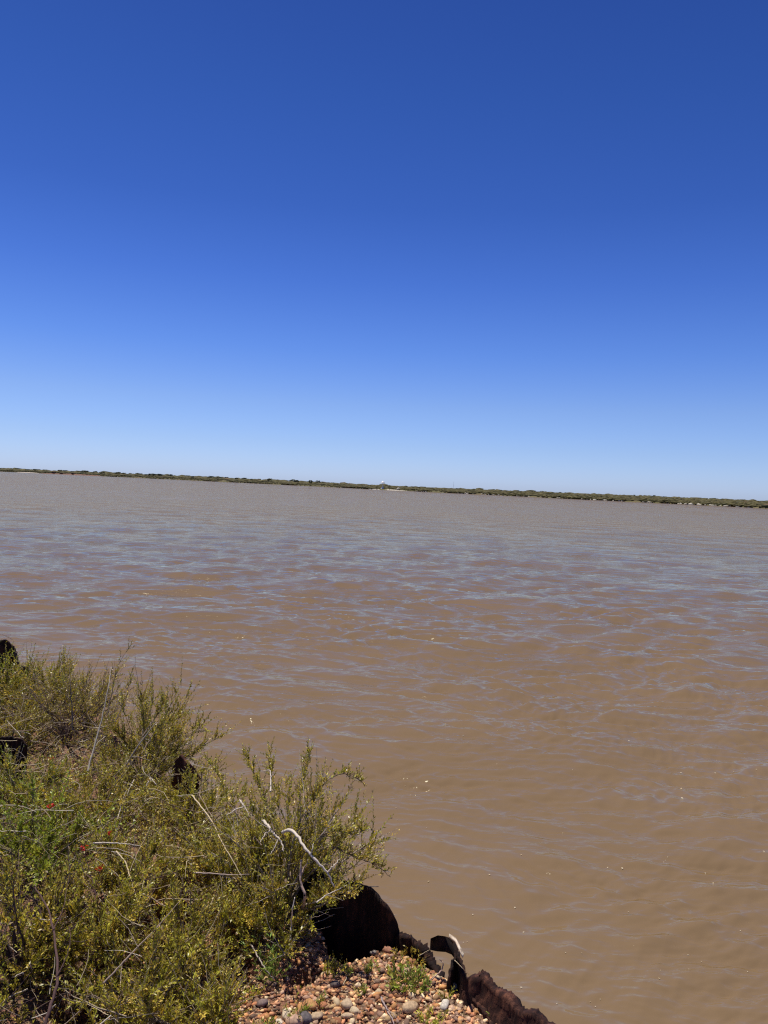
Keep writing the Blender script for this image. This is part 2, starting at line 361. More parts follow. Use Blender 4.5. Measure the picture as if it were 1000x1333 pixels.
# foam and seed flecks drifting on the near water
g = Geo()
r = np.random.default_rng(5)
cnt = 0
while cnt < 95:
    px, py = r.uniform(330, 1000), r.uniform(700, 1333) if r.uniform() < .35 else r.uniform(900, 1333)
    p = at(px, py, 0.0)
    if float(edge_dist(np.array([p.x]), np.array([p.y]))[0]) > -0.15: continue
    i = int(np.argmin(np.abs(rad - math.hypot(p.x, p.y)))); j = int(np.argmin(np.abs(th - math.atan2(p.x, p.y))))
    zz = DZ[i, j] + 0.003
    s = r.choice([0.0018, 0.003, 0.005], p=[.6, .3, .1]) * (1 + 0.12 * p.length)
    a = np.arange(6) * math.pi / 3; rr = s * r.uniform(0.4, 1.7, 6)
    ring = np.stack([p.x + DX[i, j] + rr * np.cos(a), p.y + DY[i, j] + rr * np.sin(a), np.full(6, zz)], -1)
    top = np.array([[p.x + DX[i, j], p.y + DY[i, j], zz + s * 0.8]])
    g.add(np.concatenate([ring, top]), t=[[k, (k + 1) % 6, 6] for k in range(6)], c=(0.62, 0.52, 0.36) if r.uniform() < .6 else (0.5, 0.38, 0.22))
    cnt += 1
link('foam_flecks', g.mesh('foam_flecks'), M_STONE, kind='stuff', label='tiny pale foam and seed flecks drifting on the brown water')

# ------------------------------------------------------------------ the far bank
FPX_X = [-500, -250, 0, 120, 250, 375, 500, 625, 750, 875, 1000, 1300, 1700]
FD = [3000, 1700, 1000, 790, 620, 500, 400, 345, 300, 268, 240, 190, 150]
def far_pt(px, back=0.0):
    d = float(np.interp(px, FPX_X, FD))
    tx = (px - 500) / FPX
    d2 = d + back
    return np.array([tx * d2, d2])
pxs = np.linspace(-500, 1700, 700)
backs = np.array([0, 0.5, 1.5, 4, 9, 20, 45, 90, 180, 400, 1000, 3500])
hts = np.array([-0.6, 0.12, 0.4, 0.8, 1.15, 1.35, 1.45, 1.5, 1.55, 1.6, 1.6, 1.6])
r = np.random.default_rng(9)
wob = np.interp(pxs, np.linspace(-500, 1700, 160), r.normal(0, 1, 160))
G = np.zeros((len(backs), len(pxs), 3))
for i, (b, h) in enumerate(zip(backs, hts)):
    for j, px in enumerate(pxs):
        x, y = far_pt(px, b + wob[j] * 1.6 * (b < 40))
        G[i, j] = (x, y, h + (0.12 * r.normal() if 0 < i < 10 else 0))
idx = np.arange(G.shape[0] * G.shape[1]).reshape(G.shape[:2])
q = np.stack([idx[:-1, :-1], idx[:-1, 1:], idx[1:, 1:], idx[1:, :-1]], -1).reshape(-1, 4)
def far_mat():
    m, nt, p, out = mat_new('marsh_ground'); g = N(nt, 'ShaderNodeTexCoord').outputs['Object']
    n = tex(nt, 0.06, 6, 0.7, g)
    r_ = ramp(nt, [(0.35, (0.10, 0.085, 0.03)), (0.5, (0.12, 0.11, 0.035)), (0.62, (0.17, 0.12, 0.06))], n.outputs[0])
    nt.links.new(r_.outputs[0], p.inputs['Base Color']); p.inputs['Roughness'].default_value = 0.95; return m
far_bank = link('far_bank', mesh_np('far_bank', G, q, smooth=True), far_mat(), kind='structure')

def blob(c, sx, sy, sz, rr, sub=1):
    t = (1 + 5 ** .5) / 2
    v = np.array([(-1, t, 0), (1, t, 0), (-1, -t, 0), (1, -t, 0), (0, -1, t), (0, 1, t), (0, -1, -t), (0, 1, -t), (t, 0, -1), (t, 0, 1), (-t, 0, -1), (-t, 0, 1)], float) / math.hypot(1, t)
    f = np.array([(0, 11, 5), (0, 5, 1), (0, 1, 7), (0, 7, 10), (0, 10, 11), (1, 5, 9), (5, 11, 4), (11, 10, 2), (10, 7, 6), (7, 1, 8), (3, 9, 4), (3, 4, 2), (3, 2, 6), (3, 6, 8), (3, 8, 9), (4, 9, 5), (2, 4, 11), (6, 2, 10), (8, 6, 7), (9, 8, 1)])
    for _ in range(sub):
        e = {}; vl = list(map(tuple, v)); nf = []
        def mid(a, b):
            k = (min(a, b), max(a, b))
            if k not in e:
                m_ = (np.array(vl[a]) + np.array(vl[b])) / 2; e[k] = len(vl); vl.append(tuple(m_ / np.linalg.norm(m_)))
            return e[k]
        for a, b, c_ in f:
            ab, bc, ca = mid(a, b), mid(b, c_), mid(c_, a)
            nf += [(a, ab, ca), (b, bc, ab), (c_, ca, bc), (ab, bc, ca)]
        v, f = np.array(vl), np.array(nf)
    return v, f
ICO0 = blob(0, 0, 0, 0, 0, 0); ICO1 = blob(0, 0, 0, 0, 0, 1)

# low marsh scrub, one mass
g = Geo(); r = np.random.default_rng(11)
greens = np.array([(0.085, 0.080, 0.022), (0.10, 0.10, 0.03), (0.055, 0.062, 0.02), (0.14, 0.10, 0.05), (0.10, 0.06, 0.03), (0.13, 0.13, 0.04)])
n = 14000
pxr = r.uniform(-150, 1200, n); bk = np.where(r.uniform(size=n) < .5, r.uniform(1.0, 9, n), r.exponential(50, n) + 3)
pat = np.interp(pxr, np.linspace(-150, 1200, 120), r.normal(0, 1, 120))
pat = np.convolve(pat, [.25, .5, .25], 'same')
for px, b, pt in zip(pxr, bk, pat):
    x, y = far_pt(px, b); s = (0.55 + 0.25 * pt * (b < 9)) * r.uniform(0.6, 1.5) * (1 + b / 160) * (1 + 2.3 * (b > 12) * np.clip((520 - px) / 500, 0, 1))
    s = max(s, 0.25)
    base_h = float(np.interp(b, backs, hts))
    v = ICO0[0] * r.uniform(0.65, 1.25, (12, 1)) * np.array([s * 1.7, s * 1.3, s * (0.5 if b < 30 else 0.62)]) + np.array([x, y, base_h + s * 0.25])
    ci = min(5, int(abs(pt * 1.7 + r.normal(0, .8)) % 6)); g.add(v, t=ICO0[1], c=greens[ci] * np.array([1.05, .92, .85]) * r.uniform(0.75, 1.25))
link('marsh_scrub', g.mesh('marsh_scrub'), leaf_material('far_leaf', 0.1, 0.8), kind='stuff', label='low olive green scrub covering the far bank')

# individual far trees
M_FARTREE = leaf_material('far_tree_leaf', 0.15, 0.8)
M_FARTRUNK = plain('far_trunk', (0.08, 0.06, 0.045))
protos = []
for v_ in range(5):
    g = Geo(); r = np.random.default_rng(40 + v_)
    for k in range(26):
        a = r.uniform(0, 6.28); rr_ = r.uniform(0, 1) ** .6; hh = r.uniform(0.35, 1.0)
        w = 0.42 * (1.1 - abs(hh - .6))
        cpos = np.array([math.cos(a) * rr_ * w, math.sin(a) * rr_ * w, hh])
        v = ICO0[0] * r.uniform(0.6, 1.3, (12, 1)) * r.uniform(0.10, 0.17) * np.array([1.2, 1.2, .8]) + cpos
        g.add(v, t=ICO0[1], c=np.array((0.075, 0.085, 0.045)) * r.uniform(0.7, 1.4))
    crown = g.mesh('crown')
    P = np.array([(0, 0, -0.12), (0.02, 0, .2), (-0.01, .02, .45), (0.03, 0, .8)]); v, q_, t_ = tube(P, np.array([.05, .04, .03, .012]), 6)
    trunk = mesh_np('trunk', v, q_, t_); crown.materials.append(M_FARTREE); trunk.materials.append(M_FARTRUNK)
    protos.append((crown, trunk))
r = np.random.default_rng(13)
tree_px = np.concatenate([r.uniform(-15, 210, 62), r.uniform(210, 420, 26), r.uniform(420, 1010, 16)])
for px in tree_px:
    d = float(np.interp(px, FPX_X, FD)); b = r.uniform(25, 160) if px < 420 else r.uniform(90, 260)
    x, y = far_pt(px, b)
    h = (d / 240.0) * r.uniform(0.75, 1.5) if px < 420 else r.uniform(0.6, 1.5)
    h = min(h, 5.0) * (.7 if px < 420 else .8) + (0.6 if px < 420 else 0.4)
    cr, tr_ = protos[r.integers(5)]
    left = px < 210
    t = empty('tree', (x, y, float(np.interp(b, backs, hts))), category='tree',
              label='small dark tree on the skyline at the left end of the far shore' if left else ('small dark tree rising above the scrub on the middle far shore' if px < 420 else 'low rounded bush tree on the skyline of the right half of far bank'),
              group='skyline trees left' if left else ('skyline trees middle' if px < 420 else 'skyline bush trees right'))
    t.scale = (h * r.uniform(1.3, 3.0), h * r.uniform(1.2, 2.0), h); t.rotation_euler.z = r.uniform(0, 6.28)
    link('crown', cr, parent=t); link('trunk', tr_, parent=t)

# pale rocks along the far waterline
M_PALE = plain('pale_rock', (0.46, 0.42, 0.33), 0.9, 0.25, 1)
rocks = []
for v_ in range(5):
    r = np.random.default_rng(60 + v_)
    me = mesh_np('rock', ICO1[0] * r.uniform(0.7, 1.15, (len(ICO1[0]), 1)) * np.array([1.3, .9, .7]), None, ICO1[1]); me.materials.append(M_PALE); rocks.append(me)
r = np.random.default_rng(14)
rp = np.concatenate([r.uniform(540, 1010, 120), r.uniform(150, 540, 35)])
for px in rp:
    if 0.35 < math.sin(px * 0.045) and r.uniform() < 0.6: px += 30
    x, y = far_pt(px, r.uniform(0.1, 1.8))
    s = r.choice([0.3, 0.5, 0.75], p=[.66, .29, .05]) * (1.0 if px > 540 else 0.9)
    o = link('rock', rocks[r.integers(5)], category='rock', group='pale rocks on far waterline',
             label='small pale rock lying at the waterline of the far bank')
    o.location = (x, y, 0.18); o.scale = (s * r.uniform(.8, 1.5), s, s * r.uniform(.7, 1.1)); o.rotation_euler = (r.uniform(-.3, .3), 0, r.uniform(0, 6))

# shell spit, block and white marker
def spit(name, px0, px1, w, h, mat, **kw):
    g = Geo(); r = np.random.default_rng(int(px0)); K = 40
    rows = []
    for j in range(K + 1):
        px = px0 + (px1 - px0) * j / K; e = math.sin(math.pi * j / K) ** .4
        for b, hh in ((-w * e, -0.4), (-w * .6 * e, h * .5 * e), (0.2, h * e), (w * .6, h * .8 * e), (w, -0.2)):
            x, y = far_pt(px, b + r.normal(0, .15)); rows.append((x, y, hh * r.uniform(.85, 1.2)))
    idx = np.arange((K + 1) * 5).reshape(K + 1, 5)
    q = np.stack([idx[:-1, :-1], idx[1:, :-1], idx[1:, 1:], idx[:-1, 1:]], -1).reshape(-1, 4)
    return link(name, mesh_np(name, rows, q), mat, **kw)
spit('shell_beach', 479, 531, 2.2, 0.42, plain('shell_sand', (0.52, 0.47, 0.38), 0.95, .2, .8), kind='structure')
spit('mud_bank', 52, 132, 6.0, 1.1, plain('red_mud', (0.20, 0.10, 0.06), 0.95, .3, .5), kind='structure')
spit('sand_beach', 20, 50, 4.0, 0.8, plain('pale_sand', (0.48, 0.42, 0.34), 0.95, .2, .5), kind='structure')
x, y = far_pt(497, 1.5)
mk = empty('marker_sign', (x, y, 0.6), label='small white marker, its cone top shaped to catch the sun, on a post standing on the pale spit of the far shore', category='marker sign'); mk.scale = (1.1, 1.1, 1.2)
g = Geo(); v, q_, t_ = tube([(0, 0, -0.6), (0, 0, 1.2), (0, 0, 2.4)], [.14, .14, .12], 8); g.add(v, q_, t_); link('post', g.mesh('post'), plain('white_post', (.7, .7, .68), .6, .1), mk)
def boxm(name, sx, sy, sz, c=(0, 0, 0), bev=0.0):
    import bmesh
    bm = bmesh.new(); bmesh.ops.create_cube(bm, size=1)
    for v in bm.verts: v.co = Vector((v.co.x * sx + c[0], v.co.y * sy + c[1], v.co.z * sz + c[2]))
    if bev: bmesh.ops.bevel(bm, geom=bm.edges[:], offset=bev, segments=2, affect='EDGES')
    me = bpy.data.meshes.new(name); bm.to_mesh(me); bm.free(); return me
ga = Geo(); v, q_, t_ = tube([(0, 0, 2.45), (0, 0, 2.5), (0, 0, 2.8), (0, 0, 3.1), (0, 0, 3.4), (0, 0, 3.55)], [.7, 1.15, .95, .68, .34, .05], 16); ga.add(v, q_, t_)  # head made a cone so its upward-leaning sides catch the high sun
link('marker_head', ga.mesh('marker_head', smooth=True), plain('white_paint', (.82, .82, .8), .5, .03), mk)
gf = Geo(); v, q_, t_ = tube([(0, 0, -.4), (0, 0, 0), (0, 0, .5), (0, 0, .9)], [1.1, 1.0, .6, .2], 12); gf.add(v, q_, t_)
link('foot', gf.mesh('foot'), bpy.data.materials['white_post'], mk)
x, y = far_pt(517.5, 1.0)
o = link('boulder', rocks[2], category='boulder', label='larger pale angular block beside the white marker on the far shore'); o.location = (x, y, .95); o.scale = (1.1, .9, .95); o.rotation_euler.z = 1
# dark clumps at far left
M_CLUMP = plain('dark_clump', (0.055, 0.03, 0.022), .95, .4, 1)
for px, s, hx, lab in ((68.5, 1.15, 1.1, 'leftmost dark brown lump standing on the red mud of the far shore'), (80, 1.0, 2.6, 'widest dark brown lump in the middle of the far mud bank'), (94, 1.0, 1.1, 'rightmost dark brown lump on the far red mud bank')):
    g = Geo(); r = np.random.default_rng(int(px * 2))
    for k in range(9):
        v = ICO1[0] * r.uniform(.75, 1.2, (len(ICO1[0]), 1)) * r.uniform(.45, .8) * np.array([1, 1, .9]) + np.array([r.uniform(-1, 1) * hx * 1.1, r.uniform(-.5, .5), r.uniform(0, .9 if abs(hx) < 2 else .5)])
        g.add(v, t=ICO1[1])
    x, y = far_pt(px, -3); o = link('mud_lump', g.mesh('mud_lump'), M_CLUMP, label=lab, category='mud lump'); o.location = (x, y, .9); o.scale = (s * 1.25, s, s * 1.3)
# thin lattice mast far inland
x, y = far_pt(589, 700); g = Geo()
for a in range(3):
    cx, cy = math.cos(a * 2.094), math.sin(a * 2.094)
    P = [(cx * 1.0, cy * 1.0, -1), (cx * .6, cy * .6, 15), (cx * .12, cy * .12, 30)]; v, q_, t_ = tube(P, [.12, .10, .07], 5); g.add(v, q_, t_)
for k in range(20):
    z0 = k * 1.45; w0 = 1 - z0 / 34
    for a in range(3):
        p0 = (math.cos(a * 2.094) * w0, math.sin(a * 2.094) * w0, z0); p1 = (math.cos((a + 1) * 2.094) * (w0 - .04), math.sin((a + 1) * 2.094) * (w0 - .04), z0 + 1.45)
        v, q_, t_ = tube([p0, p1], [.05, .05], 4); g.add(v, q_, t_)
o = link('radio_mast', g.mesh('radio_mast'), plain('mast_steel', (.35, .35, .36), .6, .1), label='very thin grey mast standing far behind the opposite bank', category='mast'); o.location = (x, y, 1.2); o.scale = (.35, .35, .38)

# ------------------------------------------------------------------ rusted sheet piling at the bank edge
def sheet(name, rim, bottom, label, mat=None, thick=0.012, ridges=0.003, nridge=9, jag=0.004, lean=(0, 0), seed=1, hole=None, rough=1.0, ns=70, nz=26, category='sheet pile', parent=None):
    """rim: world points along the ragged top; bottom: z of the foot"""
    rim = np.array([tuple(p) for p in rim], float); mat = mat or M_RUST
    s = np.concatenate([[0], np.cumsum(np.linalg.norm(np.diff(rim, axis=0), axis=1) + 1e-6)]); s /= s[-1]
    u = np.linspace(0, 1, ns)
    # smooth interpolation
    def sm(col):
        a = np.interp(u, s, col); k = np.array([1, 2, 3, 2, 1.]) / 9; b = np.convolve(np.pad(a, 2, mode='edge'), k, 'valid'); return b
    rx, ry, rz = sm(rim[:, 0]), sm(rim[:, 1]), sm(rim[:, 2])
    tx, ty = np.gradient(rx), np.gradient(ry); L = np.hypot(tx, ty) + 1e-9; nxn, nyn = ty / L, -tx / L
    s_len = np.concatenate([[0], np.cumsum(np.hypot(np.diff(rx), np.diff(ry)))])
    r = np.random.default_rng(seed)
    jz = np.interp(u, np.linspace(0, 1, ns // 4), r.normal(0, jag, ns // 4)) + r.normal(0, jag * .3, ns)
    V = []; 
    for side in (0, 1):
        for k in range(nz):
            w = (k / (nz - 1)) ** 1.5; z = (rz + jz) * (1 - w) + bottom * w
            depth = (rz - z)
            off = ridges * np.sin(u * nridge * 6.283 + 0.6 * np.sin(z * 9)) + r.normal(0, .0012, ns)
            off = off + (thick * (0.7 + 0.3 * min(1, w * 8)) if side else 0)
            V.append(np.stack([rx + nxn * off + lean[0] * depth, ry + nyn * off + lean[1] * depth, z], -1))
    V = np.array(V)                                        # (2nz, ns, 3)
    for a_ in range(2 * nz):
        for b_ in range(ns):
            p_ = Vector(V[a_, b_]); p_.z *= .5
            if rough > 1.9: p_ = Vector((s_len[b_] * .3, 0.5 * (a_ >= nz), V[a_, b_, 2] * 1.3))
            h_ = rough * noise.fractal(p_ * 28, 0.8, 2.2, 4) * .0045 + noise.fractal(p_ * 90, 0.7, 2.1, 3) * .0018
            V[a_, b_, 0] += nxn[b_] * h_; V[a_, b_, 1] += nyn[b_] * h_
    idx = np.arange(2 * nz * ns).reshape(2 * nz, ns); q = []
    keepf = np.ones((nz - 1, ns - 1), bool)
    if hole:
        for (u0, w0, ru, rw) in hole:
            for k in range(nz - 1):
                for j in range(ns - 1):
                    if ((u[j] - u0) / ru) ** 2 + (((k / (nz - 1)) - w0) / rw) ** 2 < 1: keepf[k, j] = False
    for k in range(nz - 1):
        for j in range(ns - 1):
            if not keepf[k, j]: continue
            q.append([idx[k, j], idx[k + 1, j], idx[k + 1, j + 1], idx[k, j + 1]])
            q.append([idx[nz + k, j], idx[nz + k, j + 1], idx[nz + k + 1, j + 1], idx[nz + k + 1, j]])
            for (dk, dj, a, b) in ((-1, 0, (k, j), (k, j + 1)), (1, 0, (k + 1, j + 1), (k + 1, j)), (0, -1, (k + 1, j), (k, j)), (0, 1, (k, j + 1), (k + 1, j + 1))):
                kk, jj = k + dk, j + dj
                if not (0 <= kk < nz - 1 and 0 <= jj < ns - 1 and keepf[kk, jj]):
                    q.append([idx[a], idx[b], idx[nz + b[0], b[1]], idx[nz + a[0], a[1]]])
    org = V.reshape(-1, 3)[:1] * 0
    me = mesh_np(name, V.reshape(-1, 3), q)
    o = link(name, me, mat, parent=parent)
    if parent is None: o['label'] = label; o['category'] = category; o['group'] = 'rusted piling along the bank edge'
    return o

# big round plate: a ragged rounded outline
sheet('sheet_pile', [at(386, 1165, 1.0), at(392, 1140, 1.07), at(402, 1126, 1.11), at(425, 1134, 1.11), at(447, 1146, 1.10), at(466, 1149, 1.10), at(484, 1156, 1.095), at(498, 1168, 1.08), at(509, 1182, 1.06), at(517, 1200, 1.01), at(522, 1224, 0.94)], -0.6,
      'large rounded black rusted steel plate behind the gravel, under the overhanging shrub', jag=0.002, nridge=3, ridges=0.003, seed=2)
sheet('sheet_pile', [at(519, 1214, 0.955), at(530, 1214, 0.985), at(540, 1219, 0.975), at(552, 1228, 0.965), at(563, 1242, .95), at(572, 1256, .945), at(580, 1270, .93)], -0.6,
      'low rusted steel strip barely above the gravel right of the round plate', jag=0.006, seed=3, thick=.035, rough=1.8)
sp3 = sheet('sheet_pile', [at(583, 1272, 1.0), at(588, 1250, 1.03), at(596, 1236, 1.045), at(602, 1250, 1.04), at(607, 1272, 1.02), at(608, 1284, 0.97)], -0.6,
      'narrow black curled rusted piling with a sunlit highlight painted pale along its rim', jag=0.002, seed=4, ridges=0.002)
def slab(name, pts, thick, mat, parent=None, **kw):
    """small bent plate from a left and a right rail"""
    (A, B) = pts; A = np.array([tuple(p) for p in A]); B = np.array([tuple(p) for p in B]); k = len(A); V = []
    r = np.random.default_rng(k); A = A + r.normal(0, .0015, A.shape); B = B + r.normal(0, .0015, B.shape)
    off = np.array([0, 0, -thick])
    V = np.concatenate([A, B, B + off, A + off]); q = []
    for i in range(k - 1):
        for a in range(4):
            b = (a + 1) % 4; q.append([a * k + i, b * k + i, b * k + i + 1, a * k + i + 1])
    q += [[0, 3 * k, 2 * k, k], [k - 1, 2 * k - 1, 3 * k - 1, 4 * k - 1]]
    return link(name, mesh_np(name, V, q), mat, parent=parent, **kw)
# torn flap and sunlit rim highlight, painted pale, belong to the curled piling
slab('torn_flap', ([at(561, 1221, 1.06), at(570, 1218, 1.07), at(580, 1219, 1.07), at(590, 1222, 1.06), at(598, 1232, 1.05)],
                   [at(561, 1232, 1.03), at(570, 1234, 1.03), at(580, 1235, 1.03), at(588, 1238, 1.03), at(594, 1246, 1.03)]), 0.01, M_RUST, sp3)
slab('highlight_rim', ([at(585, 1216, 1.10), at(593, 1220, 1.10), at(599, 1229, 1.10), at(604, 1242, 1.10)],
                  [at(584.5, 1218, 1.10), at(591, 1224, 1.10), at(597, 1233, 1.10), at(603, 1245, 1.10)]), 0.006, M_RUST_HIGHLIGHT, sp3)
sp4 = sheet('sheet_pile', [at(606, 1270, 1.0), at(616, 1265, 1.02), at(624, 1266, 1.03), at(627, 1263, 1.03), at(640, 1272, 1.03), at(652, 1285, 1.03), at(668, 1297, 1.03), at(684, 1309, 1.03), at(700, 1318, 1.03), at(722, 1328, 1.03), at(760, 1352, 1.02), at(820, 1400, 1.02)], -0.6,
      'long ragged reddish brown rusted steel sheet running out of the lower frame', jag=0.005, nridge=3, ridges=0.0015, seed=5, ns=110, lean=(-0.28, -0.22), thick=.03, rough=2.2, mat=rust_material('brown_red_rust', (0.014, 0.006, 0.005), (0.05, 0.018, 0.012), (0.22, 0.09, 0.05)))
slab('bright_scale', ([at(614, 1281, .985), at(620, 1279, .985), at(627, 1279, .985), at(633, 1281, .985)],
                      [at(616, 1289, .955), at(621, 1291, .955), at(627, 1292, .955), at(631, 1290, .955)]), 0.008, plain('orange_scale', (.75, .42, .16), .8, .3, 60), sp4)
sheet('inner_flange', [at(606, 1280, .985), at(616, 1292, .975), at(627, 1303, .97), at(637, 1318, .965), at(645, 1338, .96), at(655, 1365, .955)], 0.6, '', jag=.004, seed=15, ns=50, mat=sp4.data.materials[0], parent=sp4, thick=.02, rough=2)
sheet('sheet_pile', [at(226, 1006, 1.1), at(230, 990, 1.17), at(236, 983, 1.20), at(246, 992, 1.18), at(255, 1001, 1.14), at(260, 1013, 1.1)], 0.2,
      'small reddish brown rusted plate between the shrubs halfway along the bank', mat=rust_material('red_rust', (0.03, 0.012, 0.008), (0.08, 0.028, 0.016), (0.14, 0.05, 0.03)), jag=0.003, seed=6, ridges=.004, nridge=2)
sheet('sheet_pile', [at(-60, 850, 1.2), at(-20, 835, 1.3), at(0, 834, 1.33), at(10, 833, 1.33), at(17, 840, 1.30), at(21, 850, 1.2), at(23, 865, 1.05)], -0.5,
      'dark round-topped rusted piling in the leafy far left corner of the bank', jag=0.005, seed=7)
sheet('sheet_pile', [at(16, 872, 1.18), at(24, 864, 1.23), at(32, 867, 1.22), at(40, 873, 1.20), at(46, 884, 1.16)], -0.5,
      'greyish brown rusted plate among the twigs near the left frame edge', mat=rust_material('grey_rust', (0.05, 0.035, 0.03), (0.12, 0.085, 0.075), (0.2, 0.15, 0.13)), jag=0.005, seed=8)
sheet('sheet_pile', [at(-8, 964, 1.17), at(4, 959, 1.19), at(16, 958, 1.20), at(28, 962, 1.19), at(36, 970, 1.16)], 0.7,
      'thin black plate with a pale edge low among leaves at the left frame edge', jag=0.003, seed=9)

# ------------------------------------------------------------------ gravel: pebbles
STONES = np.array([1.16, 1.09, .92]) * np.array([(0.48, 0.24, 0.14), (0.40, 0.18, 0.10), (0.58, 0.36, 0.21), (0.64, 0.45, 0.26), (0.30, 0.19, 0.15), (0.52, 0.27, 0.12), (0.70, 0.56, 0.40), (0.25, 0.13, 0.09), (0.60, 0.32, 0.20), (0.42, 0.29, 0.22)])
def visible_gravel(n, rg, x0=-0.85, x1=0.6, y0=1.85, y1=2.85):
    out = []
    while len(out) < n:
        x = rg.uniform(x0, x1, 4 * n); y = rg.uniform(y0, y1, 4 * n); d = edge_dist(x, y)
        for a, b, dd in zip(x, y, d):
            if dd > 0.015 and len(out) < n: out.append((a, b))
    return np.array(out)
def peb(rg, ico, s, ang=0.25):
    v = ico[0] * (1 + rg.uniform(-ang, ang, (len(ico[0]), 1))) * np.array([rg.uniform(.9, 1.45), rg.uniform(.7, 1.0), rg.uniform(.5, .85)]) * s
    a = rg.uniform(0, 6.28); c, s_ = math.cos(a), math.sin(a); tl = rg.uniform(-.5, .5)
    Rz = np.array([[c, -s_, 0], [s_, c, 0], [0, 0, 1]]); Rx = np.array([[1, 0, 0], [0, math.cos(tl), -math.sin(tl)], [0, math.sin(tl), math.cos(tl)]])
    return v @ Rx.T @ Rz.T
rg = np.random.default_rng(31)
g = Geo(); P = visible_gravel(11000, rg); PZ = ground_z(P[:, 0], P[:, 1])
for (x, y), z in zip(P, PZ):
    s = float(np.clip(rg.lognormal(math.log(0.0056), 0.36), 0.0028, 0.011))
    c = STONES[rg.integers(len(STONES))] * rg.uniform(0.35, 1.45)
    g.add(peb(rg, ICO0, s, .42) + np.array([x, y, z + s * .35]), t=ICO0[1], c=c)
link('gravel', g.mesh('gravel'), M_STONE, parent=ground, kind='stuff')
# 300 larger pebbles, each its own piece of the bank
pm = []
for k in range(40):
    me = mesh_np('pebble', peb(rg, ICO1, 1.0, .27 if k % 6 else .08), None, ICO1[1], tint=STONES[k % len(STONES)] * rg.uniform(.5, 1.15), smooth=(k % 6 == 0))
    me.materials.append(M_STONE); pm.append(me)
P = visible_gravel(300, rg, -0.72, 0.55, 1.95, 2.8)
for (x, y) in P:
    s = float(np.clip(rg.lognormal(math.log(0.0098), 0.30), 0.0065, 0.019))
    o = link('pebble', pm[rg.integers(40)], parent=ground); o.location = (x, y, gz(x, y) + s * .35); o.scale = (s,) * 3; o.rotation_euler.z = rg.uniform(0, 6.28)
# stones one can single out
SPEC = [(513, 1203, .010, (.75, .72, .65), 'small round white stone against the black plate'), (521, 1209, .026, (.34, .17, .09), 'angular reddish brown stone beside the round black plate'),
        (487, 1228, .020, (.26, .22, .19), 'grey speckled rounded stone at the foot of the black plate'), (505, 1231, .019, (.42, .2, .12), 'smooth orange brown stone in front of the black plate'),
        (601, 1277, .022, (.55, .2, .05), 'glossy orange stone near the curled piling'), (590, 1283, .022, (.62, .45, .26), 'pale yellow stone touching the glossy orange one'),
        (384, 1326, .030, (.50, .32, .22), 'largest smooth pinkish tan stone at the bottom edge of the gravel'), (398, 1322, .030, (.13, .11, .11), 'dark grey oval stone at the bottom edge of the gravel'),
        (373, 1314, .021, (.65, .52, .36), 'cream angular stone left of the small grass tuft'), (364, 1322, .012, (.68, .58, .45), 'small cream stone below the cream angular one'),
        (413, 1318, .022, (.5, .36, .22), 'flat tan stone right of the dark grey oval one'), (452, 1306, .026, (.52, .38, .24), 'long pale tan stone in the middle of the gravel'),
        (452, 1320, .020, (.55, .4, .25), 'round tan stone below the long pale one'), (461, 1313, .016, (.62, .48, .3), 'cream flat stone resting beside the long pale one'),
        (436, 1277, .020, (.16, .12, .10), 'dark brown tilted stone throwing a black shadow'), (553, 1279, .018, (.6, .42, .16), 'yellow stone at the right side of the green plant patch'),
        (534, 1316, .026, (.55, .38, .22), 'rough tan stone below the green plant patch'), (342, 1299, .020, (.24, .17, .15), 'dull grey brown stone near the shrub foot at left'),
        (404, 1303, .024, (.48, .25, .1), 'orange brown flat stone beside the grass tuft'), (579, 1313, .024, (.62, .55, .45), 'whitish knobbly stone near the lower right gravel')]
for i, (px, py, s, c, lab) in enumerate(SPEC):
    p = at(px, py, GZ); r = np.random.default_rng(200 + i); b_ = blob(0, 0, 0, 0, 0, 2 if i % 4 == 0 else 1)
    me = mesh_np('stone', peb(r, b_, s * .74, .05 if i % 4 == 0 else .17), None, b_[1], tint=c, smooth=(i % 4 == 0))
    o = link('stone', me, M_STONE, label=lab, category='stone'); o.location = (p.x, p.y, gz(p.x, p.y) + s * .42)

